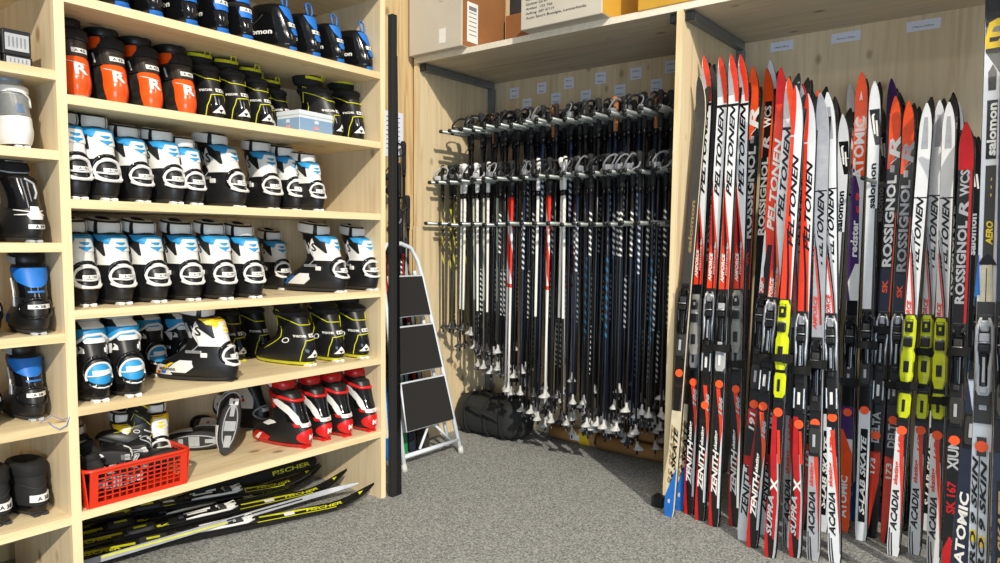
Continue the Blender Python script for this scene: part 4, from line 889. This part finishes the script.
Z, A = zenith, acadia; TC = .075
S = []
S.append(ski((704, 80), (669, 516), rs(), 'beige and graphite ski with a bright blue tail leaning on the divider', 'dark', 286, 345, 373, body=SKC))
ski((716, 70), (679, 510), rs(), 'dark ski with a bright blue tail behind the beige one', body=SKGD)
S.append(ski((709, 60), (689, 514), Z(), 'white and orange racing ski nearest the divider, grey binding', 'grey', 296, 357, 382))
S.append(ski((725, 61), (700, 520), Z(), 'white and orange racing ski second from the divider, silver binding', 'bw', 292, 362, 405))
S.append(ski((736, 59), (714, 526), Z(), 'white and orange racing ski third from the divider', 'x', 292, 360, 384))
S.append(ski((745, 59), (734, 526), Z(), 'white and orange racing ski fourth from the divider', 'grey', 292, 358, 389))
ski((757, 70), (735, 512), ross(), 'white lettered black ski right of the four matching skis', lean=.2)
ski((771, 72), (748, 505), wcso(), 'orange and black ski with grey vertical lettering behind the red one', lean=.2)
ski((774, 64), (760, 503), sal(word='SR'), 'white tipped ski showing highest above the red skis', lean=.2)
S.append(ski((785, 72), (743, 540), redp(), 'red ski with white slanted lettering and white tail', 'dark', 296, 376, 404, lean=.2))
S.append(ski((793, 82), (752, 547), Z(red=SKAT), 'white ski with dark slanted lettering beside the red ski', 'bw', 300, 380, 406, lean=.2))
ski((806, 88), (762, 534), redp(), 'thin orange red ski seen behind the yellow green binding', body=SKO, lean=.2)
S.append(ski((800, 90), (770, 557), supra(), 'red cross-marked ski with a yellow green binding', 'neon', 302, 385, 412, lean=.2))
ski((803, 86), (788, 547), A('165', SKG), 'grey ski with black lettered tail between the two cross marked skis', body=SKG, lean=.2)
S.append(ski((812, 98), (795, 557), supra(), 'red cross-marked ski with a silver binding', 'bw', 314, 398, 424, lean=.2))
ski((822, 94), (806, 530), ross(), 'black and white lettered ski between grey tips in the middle', lean=.2)
S.append(ski((824, 97), (813, 560), A('172', SKG), 'silver grey ski with black lettered tail left of the white one', 'dark', 340, 440, 423, body=SKG, lean=.2))
ski((846, 118), (822, 531), sal(), 'slim black and white ski behind the silver grey one', lean=.2)
S.append(ski((830, 95), (835, 562), A('172'), 'bright white ski with silver binding standing alone in the middle', 'bw', 316, 398, 417, lean=.2, tipc=.03))
ski((853, 88), (850, 520), sal(tail=SKBL), 'blue and white ski half hidden left of the orange tipped ski', lean=.2)
S.append(ski((863, 74), (843, 531), atomic(), 'bright orange tipped ski with purple middle and orange tail', 'dark', 318, 372, 412, lean=.2, tipc=.02, w=.050))
S.append(ski((876, 83), (861, 540), sal(), 'white ski with black claw print beside the orange tip', 'dark', 312, 372, 410, lean=.2, tipc=.02))
ski((884, 110), (868, 512), sal(body=SKGD), 'dark grey ski behind the orange tipped lettered pair', body=SKGD, lean=.15)
ski((894, 82), (878, 520), sal(body=SKP, tip=SKP), 'dark purple tipped ski rising left of the orange tipped pair', body=SKP, lean=.15)
S.append(ski((898, 100), (870, 537), ross(), 'black ski with orange tip and large white lettering, left of the pair', 'bw', 314, 390, 435, lean=.2, w=.047))
S.append(ski((911, 105), (887, 543), ross(txt=SKG), 'black ski with orange tip and large grey lettering, right of the pair', 'bw', 314, 390, 420, lean=.2, w=.047))
ski((916, 120), (900, 530), [R_(YEL, (.1, -.9, -.4), (.4, -.2, .3))], 'plain black ski in the gap behind the orange tipped pair', body=SKB, lean=.15)
S.append(ski((928, 105), (893, 555), A('167'), 'white ski with neon yellow binding, left of the three neon ones', 'neon', 317, 405, 430, lean=.2, tipc=.02))
S.append(ski((941, 103), (914, 554), A('167'), 'white ski with neon yellow binding, middle of the three neon ones', 'neon', 317, 406, 430, lean=.2, tipc=.03))
S.append(ski((950, 104), (933, 565), A('167'), 'white ski with neon yellow binding, right of the three neon ones', 'neon', 320, 406, 435, lean=.2, tipc=.02))
ski((960, 106), (925, 530), sal(), 'white ski with claw print tip behind the three neon ones', lean=.2)
S.append(ski((968, 126), (949, 578), wcs(), 'black and deep red ski right of the neon ones', 'dark', 326, 410, 440, lean=.2, body=SKB, w=.047))
ski((976, 140), (960, 560), sal(body=SKB), 'black ski tucked in behind the tall white ski', body=SKB, lean=.2)
ski((1014, -45), (956, 600), atob(), 'ice blue and navy ski left of the yellow clawed ski', 'dark', 300, 430, None, lean=.25, w=.050)
ski((997, -32), (976, 636), aero(), 'tall white ski with yellow claw print and yellow lettering at the right', 'aero', 318, 380, 446, lean=.25, w=.052)
ski((1012, -30), (1000, 650), sal(body=SKN), 'dark blue ski cut by the right edge of the photo', 'dark', 320, 400, None, lean=.25, body=SKN, w=.05)
# extra dark skis behind, mostly hidden: only tips and slivers show
for i, (tx, ty, bx, by) in enumerate([(714, 66, 700, 500), (745, 66, 735, 505), (797, 87, 790, 515), (815, 92, 806, 520), (838, 100, 830, 520), (902, 96, 905, 530), (955, 96, 940, 540)]):
    ski((tx, ty), (bx, by), [R_(SKG, (.70, -.9, -.2), (.95, -.9, -.2)), X_(LGR, 'ROSSIGNOL', .55, .75, .2, .02, 0)], 'dark ski in the back row, %s from the divider' % ORD[i], body=SKB, lean=.15, mate=False)
# velcro ties round the pairs
def tie(k, y, label, wd=1.0):
    M, L, s_of = S[k]; z = s_of(y); r = empty('ski_tie', label=label, cat='strap', group='black velcro ties round the skis'); r.matrix_world = M @ Matrix.Translation((0, 0, z))
    mb = MB(); prof = []
    for q in range(16):
        a = 2*PI*q/16; c, s_ = math.cos(a), math.sin(a); prof.append((.031*wd*math.copysign(abs(c)**.4, c), -.006+.046*math.copysign(abs(s_)**.5, s_)))
    mb.loft([[Vector((x, y_, zz)) for x, y_ in prof] for zz in (-.014, .014)], VEL, (False, False)); mb.loft([[Vector((x*.95, y_*.95, zz)) for x, y_ in prof] for zz in (.014, -.014)], VEL, (False, False)); mb.build('band', r)
    MB().box((wd*.028, -.045, 0), (.03, .004, .034), VEL, .002).build('loose_end', r)
TIES = {3: 348, 4: 364, 6: 358, 7: 358, 8: 370, 9: 364, 11: 382, 12: 345, 13: 330, 14: 385, 15: 385, 16: 352, 18: 352, 17: 400, 19: 400}
for n_, (k, y) in enumerate(TIES.items()):
    if k < len(S): tie(k, y, 'black velcro tie round the ski pair, %s from the divider' % (ORD[n_] if n_ < 12 else ['thirteenth', 'fourteenth', 'fifteenth'][n_-12]))
# pegs in the ski alcove
for i, (x, y) in enumerate([(863, 178)]):
    p = on(x, y, 'Y', 2.93)
    t = empty('ski_peg', (p.x, 2.93, p.z), label='short steel peg poking out in front of the orange tipped ski', cat='peg')
    MB().tube([(0, 0, 0), (0, .50, 0)], .008, PEG, 10).build('rod', t); MB().tube([(0, -.006, 0), (0, .01, 0)], .009, PEGE, 10).build('end_cap', t)

# ------------------------------------------------------------------ pole racks
PX = [-2.785+.0405*i for i in range(36)]
LV = (1.735, 1.465, 1.232)
for lv, (z, nm) in enumerate(zip(LV, ('upper', 'middle', 'lower'))):
    t = empty('pole_rack', (X1, YD, z), label='%s row of steel pegs holding the ski poles' % nm, cat='rack')
    MB().box((.745, -.010, 0), (1.48, .018, .04), STEEL, .003).build('wall_rail', t)
    for i, x in enumerate(PX):
        x += D(-.003, .003)
        if lv == 0 and i < 2: continue
        yf = YA+.022+D(0, .03)+(.05 if i % 2 else 0)-YD; dz = D(-.006, .006)
        mb = MB(); mb.tube([(x-X1, -.018, 0), (x-X1, yf, dz)], .0095, PEG, 10); mb.tube([(x-X1, yf+.006, dz), (x-X1, yf-.004, dz)], .0102, PEGE, 10)
        mb.build('peg', t)
# ------------------------------------------------------------------ ski poles
def make_pole(L, sh_mat, grip_m, strap_m, basket_m, cat='ski pole'):
    r = empty('ski_pole', cat=cat)
    mb = MB(); mb.tube([(0, 0, 0), (0, 0, -.35*L), (0, 0, -.7*L), (0, 0, -L)], [.0078, .0076, .0065, .0048], sh_mat, 8); mb.build('shaft', r)
    mb = MB(); mb.loft([[Vector((rx*math.cos(2*PI*k/10)+dx, ry*math.sin(2*PI*k/10), z)) for k in range(10)] for z, rx, ry, dx in ((-.02, .0100, .0100, 0), (.0, .0130, .0105, 0), (.05, .0120, .0100, 0), (.095, .0130, .0105, 0), (.12, .018, .0115, .004), (.138, .017, .0115, .006), (.145, .009, .007, .006))], grip_m, (True, True))
    g = mb.build('grip', r)
    MB().tube([(0, 0, -.045), (0, 0, -.018)], [.0095, .0112], BLKG, 8).build('grip_collar', g)
    mb = MB(); pts = []
    for k in range(16):
        a = 2*PI*k/16; pts.append((.050+.046*math.cos(a+PI), .018*math.sin(a*2)*.6, .105+.036*math.sin(a+PI)-.020*(1-math.cos(a))*.6))
    mb.tube(pts, .0055, strap_m, 6, True, flat=.6); mb.box((.075, 0, .07), (.035, .026, .03), strap_m, .008); mb.build('strap', r)
    mb = MB(); z = -L+.03
    mb.loft([[Vector((q*math.cos(2*PI*k/14)*1.0+(.008 if q > .012 else 0), q*math.sin(2*PI*k/14)*.75, zz)) for k in range(14)] for zz, q in ((z+.040, .006), (z+.018, .008), (z+.004, .021), (z-.003, .028), (z-.006, .026), (z-.002, .006))], basket_m, (True, True))
    mb.tube([(0, 0, -L+.02), (0, 0, -L-.012)], [.0045, .0015], SIL, 6); mb.build('basket', r)
    return r
BSK = mat('basket_grey', (184, 184, 180), .35); BSKD = mat('basket_dark', (52, 52, 54), .4)
STG = mat('strap_grey', (120, 122, 126), .6)
KP = {'navy': (PNAVY, BLKM, STG, BSK, 'navy spiral-printed ski pole'), 'cyan': (PCYAN, BLKM, BLK, BSK, 'dark ski pole with cyan bands'), 'nav2': (PNAV2, CORK, BLK, BSK, 'cork handled dark ski pole'),
      'spir': (PSTR, BLKM, STG, BSK, 'black ski pole with white spiral'), 'blk': (PBLK, BLKM, BLK, BSKD, 'black ski pole ringed near its foot'), 'plain': (PPLAIN, BLKM, BLK, BSK, 'plain black ski pole'),
      'wht': (PWHT, WHT, BLK, BSKD, 'white ski pole with black lower shaft'), 'red': (PRED, BLKM, BLK, BSK, 'red and white ski pole'), 'grn': (PGRN, BLKM, LGR, BSK, 'sage grey ski pole'), 'olv': (POLV, BLKM, LGR, BSKD, 'short olive and yellow ski pole')}
PROTO = {}
def pole(kind, L, x, y, z, rz, level, fl=None):
    key = (kind, round(L, 1)); lb = KP[kind][4]
    Lq = round(L, 1)
    if key not in PROTO:
        PROTO[key] = make_pole(Lq, *KP[kind][:4])
    where = {'u': 'hanging from the upper pegs', 'm': 'hanging from the middle pegs'}[level]
    region = 'at the left end' if x < -2.42 else ('left of centre' if x < -2.05 else ('right of centre' if x < -1.7 else 'by the divider'))
    label = fl or '%s %s %s' % (lb, where, region)
    place(PROTO[key], TR(x, y, z, rz, 1, D(-.012, .012), D(-.012, .012)), label, '%s %s %s' % (lb.replace('pole', 'poles'), where, region))
def botz(x):       # front row tip heights read from the photo
    pts = [(-2.8, .62), (-2.66, .55), (-2.5, .47), (-2.33, .37), (-2.2, .26), (-2.0, .22), (-1.9, .30), (-1.77, .20), (-1.65, .31), (-1.57, .21), (-1.47, .26), (-1.36, .35)]
    for (a, za), (b, zb) in zip(pts, pts[1:]):
        if x <= b: return za+(zb-za)*(x-a)/(b-a)
    return .3
gaps = [(a+b)/2 for a, b in zip(PX, PX[1:])]
seq_m = dict(enumerate('olv olv olv wht wht grn wht grn wht grn spir red red spir navy spir wht red red wht wht spir navy cyan spir plain cyan spir spir spir navy spir cyan spir navy spir'.split()))
for i, x in enumerate(gaps):
    if i > 34 or x > -1.345: break
    # upper level: longer poles
    if i >= 3:
        for j in range(4):
            y = 3.04+.10*j+D(-.015, .015)+(.03 if i % 2 else 0); L = LV[0]-max(.12, botz(x)+D(-.05, .12)-.03*j)+.0
            k = random.choice(['navy', 'blk', 'blk', 'cyan', 'plain', 'plain']+(['nav2'] if j == 0 else []))
            pole(k, min(1.6, L), x+D(-.003, .003), y, LV[0]-.045, D(-2.6, -.6) if j == 0 else D(-3, 3), 'u')
    for j in range(3):
        y = 2.985+.10*j+D(-.012, .012)+(.03 if i % 2 else 0)
        if i >= 3 and j: y += .045
        k = seq_m[i] if j == 0 else random.choice([seq_m[i], 'plain', 'blk'])
        L = LV[1]-botz(x)-(.0 if k not in ('olv',) else -.02)+D(-.16, .02)
        if i < 3: L = min(L, .95)
        pole(k, max(.8, L), x+D(-.003, .003), y, LV[1]-.045, D(-2.6, -.4) if j == 0 else D(-3, 3), 'm')

# ------------------------------------------------------------------ between shelving and alcove: poles, leaning skis, ladder
def leaner(Y, zt, m, m2, label, r=.011, xb=-2.70, xt=-2.85, dy=0., flat=True):
    t = empty('leaning_ski', (xb, Y, 0), label=label, cat='ski', group='skis leaning behind the ladder')
    mb = MB(); L = math.hypot(zt, xt-xb)
    mb, _ = build_ski(L, [R_(m2, (.1, -.8, .2), (.5, -.4, .8), (.95, -.8, .3)), R_(WHT, (.55, -.5, .5), (.62, -.5, .5))], w=.042, body=m, tipc=.04)
    t.matrix_world = Matrix.Translation((xb, Y, 0)) @ Matrix.Rotation(math.atan2(xt-xb, zt), 4, 'Y') @ Matrix.Rotation(math.atan2(-dy, zt), 4, 'X') @ Matrix.Rotation(PI/2, 4, 'Z')
    mb.build('ski_body', t)
for Y, zt, m, m2, d in ((2.45, 1.10, SKR, WHT, 'short red ski leaning behind the ladder nearest the post'), (2.51, 1.15, SKBL, WHT, 'blue and white ski leaning behind the ladder'), (2.57, 1.12, SKB, SKO, 'black and orange ski leaning behind the ladder'), (2.62, 1.18, mat('ski_green', (30, 150, 84), .3), WHT, 'green ski leaning behind the ladder'), (2.68, 1.20, SKN, SKG, 'navy and grey ski leaning behind the ladder'), (2.74, 1.12, SKB, SKR, 'black and red ski leaning behind the ladder'), (2.79, 1.16, SKGD, LGR, 'graphite ski leaning behind the ladder by the alcove')):
    leaner(Y, zt, m, m2, d, dy=D(-.05, .05))
for k, (x, y, L, kd) in enumerate(((404, 146, 1.5, 'plain'), (408, 200, 1.2, 'blk'), (399, 168, 1.3, 'plain'), (396, 182, 1.3, 'blk'), (401, 214, 1.1, 'spir'))):
    p = on(x, y, 'X', WALLX+.05); key = (kd, L, 'w'); PROTO[key] = make_pole(L, *KP[kd][:4])
    place(PROTO[key], TR(p.x, p.y, p.z-.12, D(-1.8, -1.2)), ['tallest black pole standing by the wall notice left of the alcove', 'black ski pole with white rings against the wall by the alcove edge', 'black pole with hanging strap beside the black post', 'black pole half hidden by the black post', 'lowest spiral striped pole against the wall above the ladder'][k], 'poles by the wall above the ladder')
# ladder
ld_ = empty('step_ladder', (-2.50, 2.66, 0), label='folded white step ladder with three black treads leaning by the alcove', cat='ladder')
def lp(y, z, dx=0): return Vector((-.205*z+dx, y-2.66, z))      # leaning plane, local
def rail(pts, r, name, m=LADW): MB().tube(pts, r, m, 10).build(name, ld_)
def yl(z): return 2.43+.035*z
def yr(z): return 2.850-.110*z
top = 1.04
rail([lp(yr(0), .0), lp(yr(.5), .5), lp(yr(.95), .95), lp(yr(1.02)-.01, 1.04), lp(yr(1.1)-.04, 1.105), lp(2.62, 1.125), lp(2.52, 1.12), lp(yl(1.05)+.02, 1.08), lp(yl(1), 1.0), lp(yl(.5), .5), lp(yl(0), .0)], .0115, 'front_frame')
rail([lp(yr(0)-.035, .05, -.05), lp(yr(.5)-.028, .5, -.045), lp(yr(.98)-.02, .98, -.03)], .010, 'rear_leg'); rail([lp(yl(0)+.035, .05, -.05), lp(yl(.98)+.02, .98, -.03)], .010, 'rear_leg')
for z0, z1 in ((.755, .955), (.475, .70), (.195, .425)):
    t_ = MB(); a, b, c, d_ = lp(yl(z0)+.018, z0, .012), lp(yr(z0)-.030, z0, .012), lp(yr(z1)-.030, z1, .012), lp(yl(z1)+.018, z1, .012); off = Vector((.020, 0, 0))
    t_.add([a, b, c, d_, a+off, b+off, c+off, d_+off], [(0, 3, 2, 1), (4, 5, 6, 7), (0, 1, 5, 4), (1, 2, 6, 5), (2, 3, 7, 6), (3, 0, 4, 7)], TREAD); tr = t_.build('tread', ld_)
    e = MB(); e.tube([a+off*.5, b+off*.5, c+off*.5, d_+off*.5], .0085, LADW, 8, True); o = e.build('tread_frame', tr)
for z in (.07,): rail([lp(yl(z), z), lp(yr(z), z)], .011, 'cross_bar')
rail([lp(2.56, .08, -.01), lp(2.66, .20, -.01)], .007, 'brace'); rail([lp(2.79, .08, -.01), lp(2.67, .20, -.01)], .007, 'brace')
for y in (yl(0), yr(0)): MB().tube([lp(y, -.0, 0), lp(y, .035, 0)], [.017, .014], mat('ladder_foot', (206, 206, 200), .6), 10).build('foot', ld_)

# ------------------------------------------------------------------ bag and rolls on the alcove floor
bg_ = empty('duffel_bag', (-2.60, 3.27, 0), math.radians(3), 'rolled black duffel bag on the alcove floor beneath the short poles', 'bag')
mb = MB(); n = 24; rings = []
for i in range(21):
    t = i/20; x = -.235+.47*t; e = min(1, min(t, 1-t)*7)**.5; R = .075+.052*e; wr = .0025*math.sin(t*60)
    rings.append([Vector((x+.012*math.sin(3*a), (R*1.10+wr)*math.copysign(abs(math.cos(a))**.7, math.cos(a)), .118+max(-.112, (R+wr)*.90*math.copysign(abs(math.sin(a))**.7, math.sin(a))))) for a in [2*PI*k/n for k in range(n)]])
mb.loft(rings, BAG); mb.build('bag_body', bg_)
for x in (-.12, .02, .13):
    mb = MB(); mb.tube([(x+.006*math.sin(a*2), .144*math.copysign(abs(math.cos(a))**.7, math.cos(a)), .118+max(-.112, .119*math.copysign(abs(math.sin(a))**.7, math.sin(a)))) for a in [2*PI*k/24 for k in range(24)]], .009, BLKM, 6, True, flat=.4); mb.build('compression_strap', bg_)
mb = MB(); mb.tube([(-.10, -.13, .16), (-.08, -.17, .19), (.02, -.18, .17), (.10, -.16, .14), (.12, -.13, .10)], .007, BLKM, 6); mb.build('handle', bg_)
def roll_(x0, x1, y, z, r, label, band=False):
    t = empty('cardboard_roll', ((x0+x1)/2, y, z), 0, label, 'roll'); L = x1-x0; n = 20
    mb = MB(); ri = r*.62
    R = [[Vector((x, rr*math.cos(2*PI*k/n), rr*math.sin(2*PI*k/n)+r)) for k in range(n)] for x, rr in ((-L/2, ri), (-L/2, r), (L/2, r), (L/2, ri), (-L/2, ri))]
    mb.loft(R, KRAFT, (False, False)); mb.build('tube', t)
    if band:
        MB().loft([[Vector((x, (r+.0012)*math.cos(2*PI*k/n), (r+.0012)*math.sin(2*PI*k/n)+r)) for k in range(n)] for x in (L/2-.10, L/2-.03)], YW, (False, False)).build('yellow_band', t)
        MB().box((.03, -r-.001, r), (.06, .002, .03), WHT).build('label', t)
roll_(-2.29, -1.99, 3.42, 0, .042, 'short kraft roll with yellow band on the alcove floor', True)
roll_(-1.96, -1.335, 3.40, 0, .042, 'long kraft cardboard roll lying at the front on the floor below the poles')
roll_(-1.94, -1.335, 3.452, .076, .036, 'kraft cardboard roll lying on top against the back panel')

slab('floor_block', (X2-.005, YA-.018, .022), (.05, .06, .044), BLKM)
tag(bpy.data.objects['floor_block'], 'small black block on the carpet at the foot of the divider', 'block')

# ------------------------------------------------------------------ skis lying on the floor under the shelving
def floor_ski(px0, px1, z, label, body=SKB, accent=YEL, roll=.0, words='FISCHER', X0=None, tipc=.07, wd=.045, bind=True, bz=.58):
    A_ = on(*px0, 'Z', z); B_ = on(*px1, 'Z', z); d = (B_-A_); Lr = d.length
    k = (A_.y-.895)/d.y if abs(d.y) > .1 else 0
    A_ = A_-d*k if abs(k) < .3 else A_
    L = (B_-A_).length; s = (B_-A_).normalized(); n = Vector((math.sin(roll)*s.y, -math.sin(roll)*s.x, math.cos(roll))); u = (-n).cross(s).normalized()
    M = Matrix(((u.x, -n.x, s.x, A_.x), (u.y, -n.y, s.y, A_.y), (u.z, -n.z, s.z, z), (0, 0, 0, 1)))
    des = [R_(accent, (.02, -.9, -.5), (.30, -.7, .0), (.34, .2, .5)), R_(accent, (.60, -.9, -.55), (.72, -.8, -.2), (.80, -.5, -.3)), R_(accent, (.36, .55, .8), (.86, .65, .85)), R_(WHT, (.40, -.9, -.3), (.56, -.8, .0)), X_(accent, words, .755, .885, 0, .015, .2), X_(accent, 'RCS', .30, .40, .1, .014, .3), X_(accent, words, .08, .19, 0, .014, .2), R_(WHT, (.68, -.5, .5), (.715, -.5, .5)), R_(accent, (.945, -.5, .5), (.96, -.02, .02))]
    if words == 'CARBON': des = [R_(YEL, (.1, -.8, -.2), (.5, .1, .7)), R_(SKB, (.5, -.6, 0), (.8, -.2, .3))]
    r = empty('racing_ski', label=label, cat='ski', group='black and yellow skis lying on the floor'); r.matrix_world = M
    mb, pos = build_ski(L, des, w=wd, tipc=tipc, body=body, camber=.01); mb.build('ski_body', r)
    if bind: binding('fis', L, L*bz, L*bz-.36, pos, r)
    return r
floor_ski((90, 556), (372, 498), .030, 'black ski with yellow lettering in front, tip curling past the shelving end', roll=.30)
floor_ski((90, 544), (345, 484), .050, 'black and yellow ski lying just behind the front one', roll=.25)
floor_ski((88, 535), (320, 480), .045, 'black ski with yellow stripe, third from the front under the shelving', roll=.2)
floor_ski((88, 520), (318, 478), .085, 'black and yellow ski stacked higher under the lowest shelf', roll=.3, bz=.7)
floor_ski((90, 528), (300, 468), .035, 'black ski near the back under the lowest shelf', roll=.2)
floor_ski((90, 562), (346, 486), .060, 'slim silver ski leaning over the front bindings with raised tip', body=SKG, accent=YEL, roll=1.2, tipc=.09, wd=.022, words='CARBON', bind=False)
ph = empty('padded_sleeve', tuple(on(262, 478, 'Z', .10)), label='rolled dark sleeve with yellow lettering behind the floor skis', cat='sleeve')
ph.location.x -= .03
mb = MB(); mb.tube([(0, -.30, 0), (0, -.1, .002), (0, .1, .002), (0, .28, 0), (0, .30, 0)], [.034, .036, .036, .034, .02], BLKM, 14)
put_text(mb, 'FISCHER', YEL, lambda a, b: (.0368*math.cos(.2+.5*(b-.5)), .05+a*.20, .0368*math.sin(.2+.5*(b-.5))), .02); mb.build('sleeve', ph)
